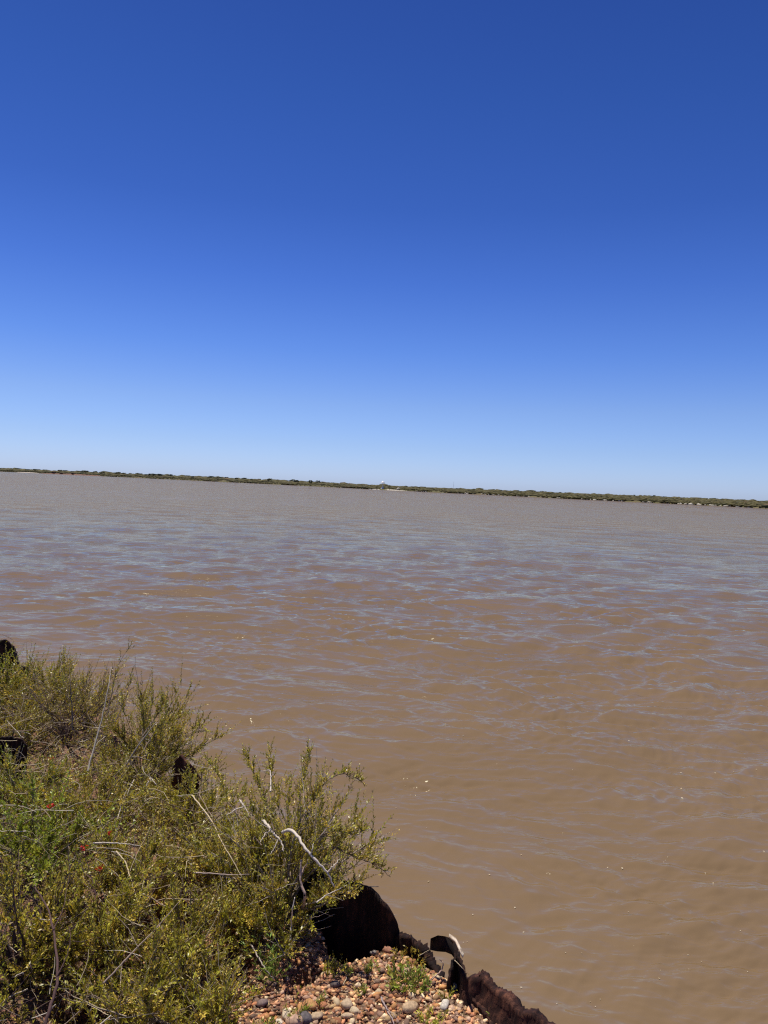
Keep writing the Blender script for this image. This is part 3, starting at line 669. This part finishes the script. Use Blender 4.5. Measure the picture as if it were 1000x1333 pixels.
# ------------------------------------------------------------------ vegetation
OLIVE = [(0.105, 0.12, 0.028), (0.13, 0.14, 0.035), (0.085, 0.10, 0.025), (0.16, 0.165, 0.045), (0.12, 0.10, 0.035), (0.19, 0.16, 0.07)]
FRESH = [(0.085, 0.125, 0.028), (0.11, 0.145, 0.032), (0.075, 0.105, 0.028), (0.13, 0.145, 0.045)]
def sprigs(gl, gs, B, D, L, rg, nleaf=34, leaf=0.014, wid=0.0052, cols=OLIVE, stemc=(0.13, 0.10, 0.055), stemr=0.0011, bend=0.25, spread=0.75, dead=0.10):
    n = len(B); K = 6
    t = np.linspace(0, 1, K)[None, :, None]
    side = nrm(rg.normal(0, 1, (n, 3)))
    P = B[:, None] + D[:, None] * (L[:, None, None] * t) + side[:, None] * (L[:, None, None] * bend * t ** 2 * 0.6) + np.array([0, 0, 1.]) * (L[:, None, None] * bend * 0.45 * t ** 2)
    P = P + rg.normal(0, 1, P.shape) * (L[:, None, None] * 0.015)
    R = stemr * (1.15 - 0.8 * t[..., 0]) * np.ones((n, 1))
    v, q = tubes(P, R); gs.add(v, q, c=np.repeat(np.array(stemc) * rg.uniform(.5, 1.7, (n, 1)), K * 3, axis=0))
    # leaves
    tt = 0.08 + 0.92 * (np.arange(nleaf)[None] + rg.uniform(0, 1, (n, nleaf))) / nleaf
    f = tt * (K - 1); i0 = np.clip(f.astype(int), 0, K - 2); fr = (f - i0)[..., None]
    rows = np.arange(n)[:, None]
    pos = P[rows, i0] * (1 - fr) + P[rows, i0 + 1] * fr; tan = nrm(P[rows, i0 + 1] - P[rows, i0])
    ref = nrm(rg.normal(0, 1, (n, nleaf, 3))); rad_ = nrm(np.cross(tan, ref))
    ld = nrm(tan * rg.uniform(0.35, 1.1, (n, nleaf, 1)) + rad_ * spread + np.array([0, 0, .15]))
    wd = nrm(np.cross(ld, nrm(np.array([0, 0, 1.]) + 0.55 * rg.normal(0, 1, rad_.shape))))
    ll = (leaf * rg.uniform(.6, 1.35, (n, nleaf)) * (1.1 - 0.45 * tt))[..., None]
    up = np.cross(wd, ld)
    a = pos; b = pos + ld * ll * .5 + wd * wid * (ll / leaf) * .5 + up * ll * .06; c = pos + ld * ll; d = pos + ld * ll * .5 - wd * wid * (ll / leaf) * .5 + up * ll * .06
    V = np.stack([a, b, c, d], 2).reshape(-1, 3); m = n * nleaf
    F = (np.arange(m) * 4)[:, None] + np.array([0, 1, 2, 3])
    cols = np.array(cols) * np.array([2.35, 2.05, 0.9]) * 1.36; sc_ = cols[rg.integers(len(cols), size=n)][:, None] * rg.uniform(.4, 1.5, (n, 1, 1)) * rg.uniform(.7, 1.3, (n, nleaf, 1)) * 0.65 + cols[rg.integers(len(cols), size=(n, nleaf))] * 0.38
    dm = rg.uniform(size=(n, nleaf, 1)) < dead
    sc_ = np.where(dm, np.array((0.30, 0.22, 0.12)) * rg.uniform(.6, 1.3, (n, nleaf, 1)), sc_)
    gl.add(V, q=F, c=np.repeat(sc_.reshape(-1, 3), 4, axis=0))

def shrub(px, py, r, h, label, nb=26, ns=260, seed=1, leaf=0.015, wid=0.0056, cols=OLIVE, aim=(0, 0), slen=0.10, woody=(0.27, 0.215, 0.15), nleaf=32, group=None, root_r=.006, z0=None, bare=0.16, dead=.11, down=0.0):
    rg = np.random.default_rng(seed); p = at(px, py, GZ); base = np.array([p.x, p.y, max(gz(p.x, p.y), GZ - .04) - .01])
    gl, gs = Geo(), Geo(); paths = []
    for i in range(nb):
        a = i / nb * 6.283 + rg.uniform(-.3, .3); e = rg.uniform(-0.05, 1.45)
        rr = r * rg.uniform(.6, 1.05) * math.cos(e * .8); hh = h * rg.uniform(.6, 1.05) * (0.25 + .75 * math.sin(e)) 
        end = np.array([math.cos(a) * rr + aim[0] * rg.uniform(.3, 1.2), math.sin(a) * rr + aim[1] * rg.uniform(.3, 1.2), hh - down * rr])
        K = 9; t = np.linspace(0, 1, K)[:, None]
        mid = end * np.array([.35, .35, .65]) + rg.normal(0, .03, 3) * r * 3
        P = 2 * t * (1 - t) * mid + t ** 2 * end + np.cumsum(rg.normal(0, .006, (K, 3)), 0) * t
        P = P + base
        R = root_r * rg.uniform(.45, 1.0) * (1.0 - .8 * t[:, 0])
        v, q, tp = tube(P, R, 5); gs.add(v, q, tp, c=np.array(woody) * rg.uniform(.5, 1.5)); paths.append(P)
    paths = np.array(paths)
    bi = rg.integers(nb, size=ns); tt = rg.uniform(.22, 1.0, ns) ** .8 * 8; i0 = np.clip(tt.astype(int), 0, 7); fr = (tt - i0)[:, None]
    B = paths[bi, i0] * (1 - fr) + paths[bi, i0 + 1] * fr; T = nrm(paths[bi, i0 + 1] - paths[bi, i0])
    D = nrm(T * .8 + rg.normal(0, .55, (ns, 3)) + np.array([0, 0, .55])); L = slen * rg.uniform(.45, 1.35, ns)
    nbare = int(ns * bare)
    sprigs(gl, gs, B[nbare:], D[nbare:], L[nbare:], rg, nleaf=nleaf, leaf=leaf, wid=wid, cols=cols, stemc=np.array(woody) * .8, dead=dead)
    if nbare: sprigs(gl, gs, B[:nbare], D[:nbare], L[:nbare] * 1.3, rg, nleaf=3, leaf=leaf, wid=wid, cols=cols, stemc=np.array(woody) * 1.5, stemr=.0014)
    o = empty('shrub', base, label=label, category='shrub')
    if group: o['group'] = group
    link('foliage', gl.mesh('foliage', origin=base), M_LEAF, o); link('branches', gs.mesh('branches', origin=base), M_TWIG, o)
    return o

shrub(372, 1185, .37, .43, 'olive green small-leaved shrub leaning over the round black plate and the water', nb=44, ns=950, seed=101, aim=(.03, .04), slen=.11, root_r=.008, woody=(.30, .25, .2))
shrub(185, 1015, .36, .50, 'taller olive shrub with bare stalks above it, halfway up the bank edge', nb=36, ns=820, seed=102, aim=(0.08, .06), slen=.12, leaf=.014)
shrub(85, 975, .42, .40, 'thin grey brown twiggy shrub behind the rusted plates at upper left', nb=30, ns=330, seed=103, slen=.13, woody=(.17, .12, .10), nleaf=18, cols=[(0.12, .10, .05), (.10, .105, .035)], bare=.35, leaf=.013)
shrub(-5, 930, .36, .42, 'leafy green shrub in the upper left corner of the bank', nb=28, ns=400, seed=104, slen=.14, leaf=.017, wid=.007, cols=FRESH + OLIVE)
shrub(40, 1075, .38, .27, 'yellow green bushy shrub below the pale edged plate at left', nb=26, ns=420, seed=105, cols=FRESH + OLIVE, leaf=.015, wid=.006)
shrub(130, 1085, .36, .26, 'low brownish green shrub around the red leaves', nb=24, ns=380, seed=106)
shrub(255, 1095, .30, .24, 'low olive shrub between the small red rust plate and the big leaning shrub', nb=24, ns=380, seed=107)
shrub(300, 1165, .27, .25, 'dense olive shrub filling the middle left of the leaning shrub', nb=24, ns=380, seed=108)
shrub(180, 1175, .32, .22, 'low mixed dry and green shrub in the centre of the scrub', nb=24, ns=360, seed=109, dead=.2, bare=.2)
shrub(50, 1150, .34, .30, 'bright green broad-leaved shrub at the left frame edge', nb=24, ns=380, seed=110, cols=FRESH, leaf=.016, wid=.0075)
shrub(322, 1225, .17, .15, 'small olive shrub hiding the lower left side of the leaning shrub', nb=20, ns=260, seed=131)
shrub(238, 1272, .20, .20, 'short green shrub at the left border of the gravel', nb=22, ns=340, seed=111)
shrub(130, 1265, .28, .26, 'dull olive shrub crossed by purple brown stems near the bottom', nb=24, ns=380, seed=112, woody=(.10, .06, .055), bare=.2)
shrub(25, 1290, .26, .34, 'dark-stemmed shrub in the lower left corner', nb=24, ns=380, seed=113, woody=(.07, .045, .045), bare=.35, leaf=.014, wid=.006, root_r=.0075)
shrub(190, 1345, .24, .22, 'short olive shrub cut by the bottom frame edge', nb=22, ns=340, seed=114)
shrub(270, 1350, .13, .16, 'small shrub at the bottom frame edge beside the pebbles', nb=18, ns=200, seed=115)

shrub(62, 940, .30, .34, 'olive shrub filling the gap behind the pale edged black plate', nb=26, ns=420, seed=132, leaf=.014)
shrub(110, 955, .26, .34, 'small dense shrub left of the tall pale stalk', nb=24, ns=380, seed=133, leaf=.014, nleaf=26)
shrub(15, 985, .22, .22, 'low leafy shrub around the thin black plate at the left edge', nb=20, ns=260, seed=134, leaf=.014)
# low ground cover between the shrubs
rg = np.random.default_rng(77); gl, gs = Geo(), Geo()
n = 7600; bx, by = rg.uniform(-4.2, -0.05, n * 2), rg.uniform(1.2, 6.8, n * 2)
ed = edge_dist(bx, by); 
def in_gravel(x, y):                                       # bare gravel apron at the right
    return y + 1.15 * x < 2.02 + 0.10 * np.sin(x * 9 + 1) 
gv = (bx > -0.70 + 0.25 * (2.3 - by)) & (by < 2.62 + .06 * np.sin(bx * 11))
hol = np.sin(bx * 7 + 2 * np.sin(by * 3)) + np.sin(by * 8 + 1.5 * np.sin(bx * 4 + 1)) > 0.95     # bare hollows
for (hx, hy, hr, hd) in DIPS: hol = hol | ((bx - hx) ** 2 + (by - hy) ** 2 < (hr * 1.1) ** 2)
ok = (ed > 0.02) & (~gv | (rg.uniform(size=len(bx)) < .025)) & (~hol); bx, by = bx[ok][:n], by[ok][:n]
B = np.stack([bx, by, ground_z(bx, by)], -1); D = nrm(rg.normal(0, .55, B.shape) + np.array([0, 0, .9])); L = rg.uniform(.05, .15, len(B))
sprigs(gl, gs, B, D, L, rg, nleaf=24, leaf=.012, wid=.0045, dead=.15, stemc=(.17, .12, .08))
link('ground_cover', gl.mesh('ground_cover'), M_LEAF, kind='stuff', label='low olive green leafy ground cover between the shrubs')
link('ground_cover_stems', gs.mesh('ground_cover_stems'), M_TWIG, kind='stuff', label='fine stems of the ground cover')

# dry twig litter
rg = np.random.default_rng(78); n = 3200
bx, by = rg.uniform(-3.8, 0.2, n * 3), rg.uniform(1.7, 6.0, n * 3); ed = edge_dist(bx, by)
gv = (bx > -0.60) & (by < 2.5); ok = (ed > 0.03) & (~gv | (rg.uniform(size=len(bx)) < .10)); bx, by = bx[ok][:n], by[ok][:n]; n = len(bx)
hz = ground_z(bx, by) + np.where((bx > -0.6) & (by < 2.5), .006, rg.uniform(.01, .27, n))
B = np.stack([bx, by, hz], -1); D = nrm(rg.normal(0, 1, B.shape) * np.array([1, 1, .35])); L = rg.uniform(.04, .22, n)
t = np.linspace(0, 1, 6)[None, :, None]; side = nrm(rg.normal(0, 1, (n, 3)))
flat = ((bx > -0.6) & (by < 2.5))[:, None]; D = np.where(flat, D * np.array([1, 1, 0.02]), D); side = np.where(flat, side * np.array([1, 1, .02]), side); L = np.where(flat[:, 0], L * .45, L)
P = B[:, None] + D[:, None] * L[:, None, None] * (t - .5) + side[:, None] * L[:, None, None] * .18 * (t - .5) ** 2 * 2 + rg.normal(0, .0015, (n, 6, 3))
R = rg.uniform(.0006, .0022, (n, 1)) * np.linspace(1, .5, 6)[None]
v, q = tubes(P, R); g = Geo(); cc = np.array([(0.50, .40, .26), (.36, .27, .18), (.6, .52, .40), (.18, .12, .09)])[rg.integers(4, size=n)] * rg.uniform(.7, 1.2, (n, 1))
g.add(v, q, c=np.repeat(cc, 18, axis=0)); link('dry_twigs', g.mesh('dry_twigs'), M_TWIG, kind='stuff', label='dry pale twig litter tangled among the shrubs')

# branches one can single out
def branch(name, pts, r0, col, label, subs=(), seed=0, cat='dead branch', sides=7):
    rg = np.random.default_rng(300 + seed); g = Geo()
    def path(pts, k=26):
        P = np.array([tuple(at(p[0], p[1], p[2] + (.07 if p[2] > 1.04 else 0))) for p in pts]); s = np.linspace(0, 1, len(P)); u = np.linspace(0, 1, k)
        Q = np.stack([np.interp(u, s, P[:, i]) for i in range(3)], -1)
        for _ in range(2): Q[1:-1] = (Q[:-2] + 2 * Q[1:-1] + Q[2:]) / 4
        return Q + rg.normal(0, r0 * .25, Q.shape)
    Q = path(pts); base = Q[0].copy()
    v, q, t_ = tube(Q, r0 * np.linspace(1, .35, len(Q)) * rg.uniform(.85, 1.15, len(Q)), sides); g.add(v, q, t_, c=col)
    o = link(name, g.mesh(name, smooth=True, origin=base), M_TWIG, label=label, category=cat); o.location = base
    for sp_ in subs:
        g2 = Geo(); Q = path(sp_, 12); v, q, t_ = tube(Q, r0 * .45 * np.linspace(1, .4, 12), 5); g2.add(v, q, t_, c=np.array(col) * .9)
        link('side_twig', g2.mesh('side_twig', smooth=True, origin=base), M_TWIG, o)
    return o
PALE = (.66, .57, .46); STRAW = (.58, .46, .28)
branch('dead_branch', [(368, 1082, 1.22), (378, 1080, 1.24), (388, 1088, 1.25), (400, 1108, 1.23), (415, 1124, 1.2), (428, 1138, 1.17), (436, 1155, 1.13)], .0062, PALE,
       'thick pale bent branch arching across the leaning shrub', [[(428, 1134, 1.18), (436, 1126, 1.2), (443, 1118, 1.21)], [(404, 1113, 1.22), (407, 1105, 1.24), (408, 1098, 1.25)]], 1)
branch('dead_branch', [(390, 1200, .97), (393, 1185, 1.0), (398, 1168, 1.05), (391, 1142, 1.1), (393, 1120, 1.15)], .0075, (.50, .36, .28), 'pinkish upright stem at the foot of the leaning shrub',
       [[(396, 1165, 1.06), (401, 1172, 1.04), (411, 1180, 1.02)], [(391, 1140, 1.1), (396, 1130, 1.12), (402, 1118, 1.15)]], 2)
branch('dead_branch', [(250, 1035, 1.16), (262, 1050, 1.17), (277, 1070, 1.18), (290, 1098, 1.17), (303, 1120, 1.15), (316, 1143, 1.12)], .0028, STRAW, 'long straw coloured stalk sloping down left of the leaning shrub',
       [[(262, 1075, 1.16), (274, 1063, 1.18), (288, 1058, 1.2)]], 3)
branch('dead_branch', [(315, 1212, 1.0), (330, 1235, 1.0), (343, 1258, .985), (356, 1275, .96)], .0035, (.45, .38, .33), 'grey stalk leaning down onto the gravel at the shrub foot', (), 4)
branch('dead_branch', [(114, 1004, 1.12), (125, 965, 1.22), (134, 930, 1.32), (142, 890, 1.44), (145, 868, 1.5)], .0045, (.42, .36, .28), 'tall pale stalk rising through the shrub halfway up the bank', (), 5)
branch('dead_branch', [(163, 998, 1.1), (175, 978, 1.17), (190, 957, 1.24), (204, 940, 1.3)], .0042, (.45, .38, .3), 'pale forked branch right of the tall stalk', [[(180, 970, 1.19), (185, 960, 1.23), (186, 950, 1.26)], [(172, 985, 1.14), (184, 986, 1.14), (196, 990, 1.13)]], 6)
branch('dead_branch', [(190, 1024, 1.05), (196, 1012, 1.07), (204, 1022, 1.05), (214, 1036, 1.03)], .0040, (.6, .52, .44), 'short whitish broken sticks below the red rust plate', [[(180, 1014, 1.05), (192, 1026, 1.04), (202, 1034, 1.03)]], 7)
branch('dead_branch', [(151, 1108, 1.13), (164, 1122, 1.12), (171, 1147, 1.11), (181, 1178, 1.1), (183, 1200, 1.08)], .0026, STRAW, 'thin straw stalk hanging in the centre of the scrub', [[(163, 1150, 1.12), (178, 1112, 1.16), (197, 1075, 1.2)]], 8)
branch('dead_branch', [(60, 1333, 1.15), (75, 1280, 1.2), (72, 1220, 1.25), (62, 1180, 1.28), (45, 1155, 1.3)], .0042, (.12, .07, .06), 'dark purple brown stem rising in the lower left corner', [[(75, 1270, 1.21), (90, 1240, 1.24), (92, 1205, 1.27)], [(70, 1210, 1.26), (84, 1180, 1.28), (90, 1140, 1.3)]], 9)
branch('dead_branch', [(135, 1280, 1.1), (165, 1248, 1.13), (200, 1212, 1.15), (235, 1172, 1.17)], .0026, (.32, .24, .18), 'long slanting brown stalk crossing the lower scrub', [[(180, 1234, 1.14), (168, 1210, 1.16), (150, 1190, 1.18)]], 10)
branch('dead_branch', [(253, 1136, 1.12), (275, 1137, 1.12), (300, 1139, 1.12), (325, 1138, 1.12)], .0024, (.55, .42, .33), 'thin level stick left of the leaning shrub', (), 11)
branch('dead_branch', [(546, 1244, .99), (556, 1238, 1.0), (567, 1233, 1.02)], .0012, STRAW, 'short pale straw leaning on the low rusted strip', (), 12)
branch('dead_branch', [(592, 1250, 1.06), (603, 1261, 1.05), (611, 1269, 1.04)], .0012, STRAW, 'fine pale straw bridging the curled piling and the long sheet', (), 13)
branch('dead_branch', [(559, 1277, .965), (568, 1270, .97), (576, 1262, .975), (577, 1252, .99), (572, 1249, 1.0)], .003, (.5, .34, .26), 'short pinkish stick on the gravel beside the curled piling', (), 14)
branch('dead_branch', [(496, 1298, .96), (503, 1312, .96), (510, 1325, .965), (516, 1340, .96)], .003, (.38, .3, .28), 'grey twig lying on the lower gravel', [[(504, 1314, .965), (512, 1320, .97), (520, 1332, .965)]], 15)
branch('dead_branch', [(343, 1068, 1.2), (350, 1076, 1.2), (356, 1086, 1.19), (366, 1094, 1.18), (370, 1108, 1.16)], .0055, PALE, 'short whitish knotted twig at the heart of the leaning shrub',
       [[(352, 1080, 1.2), (344, 1088, 1.19), (338, 1098, 1.18)], [(362, 1092, 1.18), (358, 1104, 1.16), (352, 1112, 1.15)]], 16)
branch('dead_branch', [(312, 1042, 1.2), (318, 1050, 1.19), (306, 1054, 1.19), (295, 1062, 1.18)], .004, PALE, 'small pale forked twig at the upper left of the leaning shrub', [[(316, 1046, 1.2), (322, 1056, 1.19), (326, 1064, 1.18)]], 17)
branch('dead_branch', [(352, 1030, 1.3), (353, 1015, 1.32), (352, 1002, 1.34), (342, 1004, 1.33)], .003, PALE, 'pale hooked bare twig near the top of the leaning shrub', (), 18)
branch('dead_branch', [(412, 1175, 1.12), (425, 1165, 1.13), (440, 1158, 1.13), (452, 1152, 1.13)], .0022, PALE, 'bare grey twig crossing the top of the round black plate', [[(425, 1165, 1.13), (436, 1168, 1.12), (447, 1172, 1.11)]], 19)
branch('dead_branch', [(378, 1225, 1.0), (379, 1205, 1.03), (380, 1185, 1.06), (384, 1168, 1.09)], .0035, PALE, 'straight grey stem just left of the pinkish upright stem', (), 20)
branch('dead_branch', [(118, 1098, 1.13), (140, 1097, 1.13), (160, 1098, 1.13), (182, 1101, 1.12)], .003, PALE, 'pale horizontal stick above the orange red leaf cluster', [[(145, 1108, 1.12), (165, 1112, 1.12), (184, 1122, 1.11)], [(125, 1104, 1.12), (150, 1104, 1.12), (175, 1112, 1.12)]], 21)
# leafy arms reaching over the water
def leafy_arm(pts, label, seed, r0=.003, ns=26, slen=.045, name='leafy_branch', cols=OLIVE, nleaf=16):
    rg = np.random.default_rng(seed); P = np.array([tuple(at(*p)) for p in pts]); s = np.linspace(0, 1, len(P)); u = np.linspace(0, 1, 22)
    Q = np.stack([np.interp(u, s, P[:, i]) for i in range(3)], -1)
    for _ in range(2): Q[1:-1] = (Q[:-2] + 2 * Q[1:-1] + Q[2:]) / 4
    Q += rg.normal(0, .0015, Q.shape); base = Q[0].copy(); gl, gs = Geo(), Geo()
    v, q, t_ = tube(Q, r0 * np.linspace(1, .3, 22), 5); gs.add(v, q, t_, c=(.22, .16, .11))
    f = rg.uniform(.25, 1, ns) * 20.9; i0 = f.astype(int); B = Q[i0] + (Q[i0 + 1] - Q[i0]) * (f - i0)[:, None]; T = nrm(Q[i0 + 1] - Q[i0])
    D = nrm(T * .7 + rg.normal(0, .5, (ns, 3)) + np.array([0, 0, .6])); sprigs(gl, gs, B, D, slen * rg.uniform(.5, 1.3, ns), rg, nleaf=nleaf, leaf=.012, wid=.0042, cols=cols)
    return gl, gs, base
lean_shrub = [o for o in C.objects if o.name == 'shrub'][0]
def add_arm(owner, *a, **k):
    gl, gs, base = leafy_arm(*a, **k); b = np.array(owner.location)
    l_ = link('leafy_branch', gs.mesh('leafy_branch', origin=b), M_TWIG, owner); link('leaves', gl.mesh('leaves', origin=b), M_LEAF, l_)
add_arm(lean_shrub, [(385, 1085, 1.25), (405, 1045, 1.3), (425, 1015, 1.34), (445, 1006, 1.33), (458, 1010, 1.3), (472, 1018, 1.27)], '', 401, ns=46)
add_arm(lean_shrub, [(405, 1110, 1.2), (430, 1100, 1.22), (452, 1112, 1.2), (475, 1120, 1.17), (495, 1130, 1.13), (508, 1142, 1.09)], '', 402, ns=50)
add_arm(lean_shrub, [(400, 1095, 1.22), (420, 1085, 1.25), (445, 1082, 1.24), (465, 1088, 1.22), (478, 1075, 1.23)], '', 403, ns=34)
add_arm(lean_shrub, [(370, 1090, 1.25), (362, 1045, 1.33), (352, 1010, 1.38), (352, 975, 1.42)], '', 404, ns=46, slen=.05)
add_arm(lean_shrub, [(360, 1090, 1.25), (345, 1040, 1.33), (330, 1005, 1.38), (318, 980, 1.42)], '', 405, ns=46, slen=.05)
add_arm(lean_shrub, [(340, 1100, 1.2), (300, 1050, 1.25), (285, 1010, 1.3), (268, 988, 1.32)], '', 406, ns=40, slen=.04)
add_arm(lean_shrub, [(380, 1080, 1.25), (392, 1030, 1.33), (400, 995, 1.38), (402, 980, 1.4)], '', 407, ns=40, slen=.05)
up_shrub = [o for o in C.objects if o.name == 'shrub.001'][0]
add_arm(up_shrub, [(185, 980, 1.2), (205, 945, 1.27), (222, 940, 1.26), (240, 932, 1.27)], '', 408, ns=26, slen=.04)
add_arm(up_shrub, [(140, 930, 1.35), (148, 890, 1.48), (155, 862, 1.57), (172, 838, 1.64)], '', 409, ns=18, slen=.05, nleaf=8)
add_arm(up_shrub, [(150, 940, 1.3), (165, 905, 1.4), (170, 880, 1.48)], '', 410, ns=22, slen=.05, nleaf=8)
add_arm(up_shrub, [(185, 960, 1.25), (205, 930, 1.32), (216, 910, 1.38)], '', 411, ns=36, slen=.06)
add_arm(up_shrub, [(95, 950, 1.3), (92, 890, 1.5), (90, 855, 1.6)], '', 412, ns=3, slen=.03, nleaf=4)

# small green plants in the gravel
def seedling(px, py, r, h, n, label, seed, cols, leaf=.018, wid=.007, nleaf=9, name='small_plant'):
    rg = np.random.default_rng(seed); p = at(px, py, GZ); base = np.array([p.x, p.y, gz(p.x, p.y)]); gl, gs = Geo(), Geo()
    a = rg.uniform(0, 6.28, n); rr = r * rg.uniform(0, 1, n) ** .6
    B = base + np.stack([np.cos(a) * rr, np.sin(a) * rr, np.zeros(n)], -1); D = nrm(np.stack([np.cos(a) * .5, np.sin(a) * .5, np.ones(n)], -1) + rg.normal(0, .25, (n, 3)))
    sprigs(gl, gs, B, D, h * rg.uniform(.5, 1.1, n), rg, nleaf=nleaf, leaf=leaf, wid=wid, cols=cols, stemc=(.12, .14, .05), dead=.03)
    o = empty(name, base, label=label, category='plant'); link('leaves', gl.mesh('leaves', origin=base), M_LEAF, o); link('stems', gs.mesh('stems', origin=base), M_TWIG, o)
GRN = [(.07, .11, .035), (.09, .13, .045), (.06, .085, .03), (.13, .14, .07)]
BLU = [(.07, .12, .05), (.10, .15, .07), (.06, .10, .04)]
seedling(533, 1282, .055, .045, 46, 'bright green fleshy plant patch in the middle of the gravel', 501, GRN, .017, .007)
seedling(532, 1246, .05, .03, 30, 'yellowish low plant patch beside the low rusted strip', 502, [(.15, .13, .06), (.12, .11, .045)], .013, .006)
seedling(355, 1268, .02, .14, 12, 'dark bluish green upright herb at the foot of the leaning shrub', 503, BLU, .026, .006, 16)
seedling(386, 1312, .018, .05, 9, 'small light green tuft beside the cream stone', 504, GRN, .018, .004)
seedling(562, 1332, .03, .03, 22, 'grey green low plant at the lower frame edge of the gravel', 505, [(.2, .21, .09), (.15, .18, .07)], .013, .005)
seedling(487, 1262, .022, .03, 12, 'tiny green seedlings on gravel below the black plate', 506, GRN, .013, .005)
seedling(432, 1255, .03, .04, 16, 'small green herb in shade between shrub and black plate', 507, OLIVE, .014, .005)
seedling(402, 1262, .03, .04, 16, 'small herb at the front of the shrub shadow', 508, OLIVE, .014, .005)
seedling(648, 1322, .015, .05, 8, 'thin green sprig against the long rusted sheet', 509, GRN, .012, .004)

for i, (px, py, lab) in enumerate([(455, 1262, 'tiny weed below the left part of the black plate'), (330, 1290, 'small weed between the shrub foot and the pinkish gravel'), (470, 1290, 'tiny green weed in the open gravel centre'),
                                   (510, 1268, 'small yellow green weed just left of the bright plant patch'), (420, 1300, 'tiny weed above the flat tan stone'), (580, 1300, 'tiny weed below the glossy orange stone'), (350, 1328, 'olive weed at the bottom edge left of the pinkish stone')]):
    seedling(px, py, .014, .03, 8, lab, 520 + i, OLIVE if i % 2 else GRN, .012, .0045)
# red leaves
M_RED = leaf_material('red_leaf', .3, .5)
for i, (px, py, z, sc_, lab) in enumerate([(65, 1050, 1.23, 1.1, 'bright red leaf cluster highest on the left scrub'), (111, 1104, 1.22, 1.0, 'red leaf cluster beside dry twigs in the left scrub'), (132, 1132, 1.20, .9, 'orange red leaf cluster lowest in the left scrub'),
                                        (143, 1087, 1.22, .7, 'small dull red leaf cluster above the dry twigs'), (66, 987, 1.2, .7, 'dull orange red leaf cluster near the upper left scrub')]):
    rg = np.random.default_rng(600 + i); g = Geo(); p = at(px, py, z)
    for k in range(7):
        a = rg.uniform(0, 6.28); d = nrm(np.array([math.cos(a), math.sin(a), rg.uniform(-.1, .9)])); w = nrm(np.cross(d, rg.normal(0, 1, 3))); L = .017 * sc_ * rg.uniform(.7, 1.2); o_ = rg.normal(0, .004, 3)
        n_ = np.cross(w, d)
        g.add([o_, o_ + d * L * .35 + w * L * .26 + n_ * .001, o_ + d * L * .7 + w * L * .2, o_ + d * L, o_ + d * L * .7 - w * L * .2, o_ + d * L * .35 - w * L * .26 + n_ * .001],
              q=[[0, 1, 2, 5], [5, 2, 3, 4]], c=np.array((.62, .05, .03)) * rg.uniform(.6, 1.2))
    P = [(0, 0, 0), (0.003, .002, -.05), (0, .01, -.12)]; v, q_, t_ = tube(P, [.001, .0012, .0014], 4); g.add(v, q_, t_, c=(.2, .09, .06))
    o = link('red_leaves', g.mesh('red_leaves'), M_RED, label=lab, category='red leaves'); o.location = p
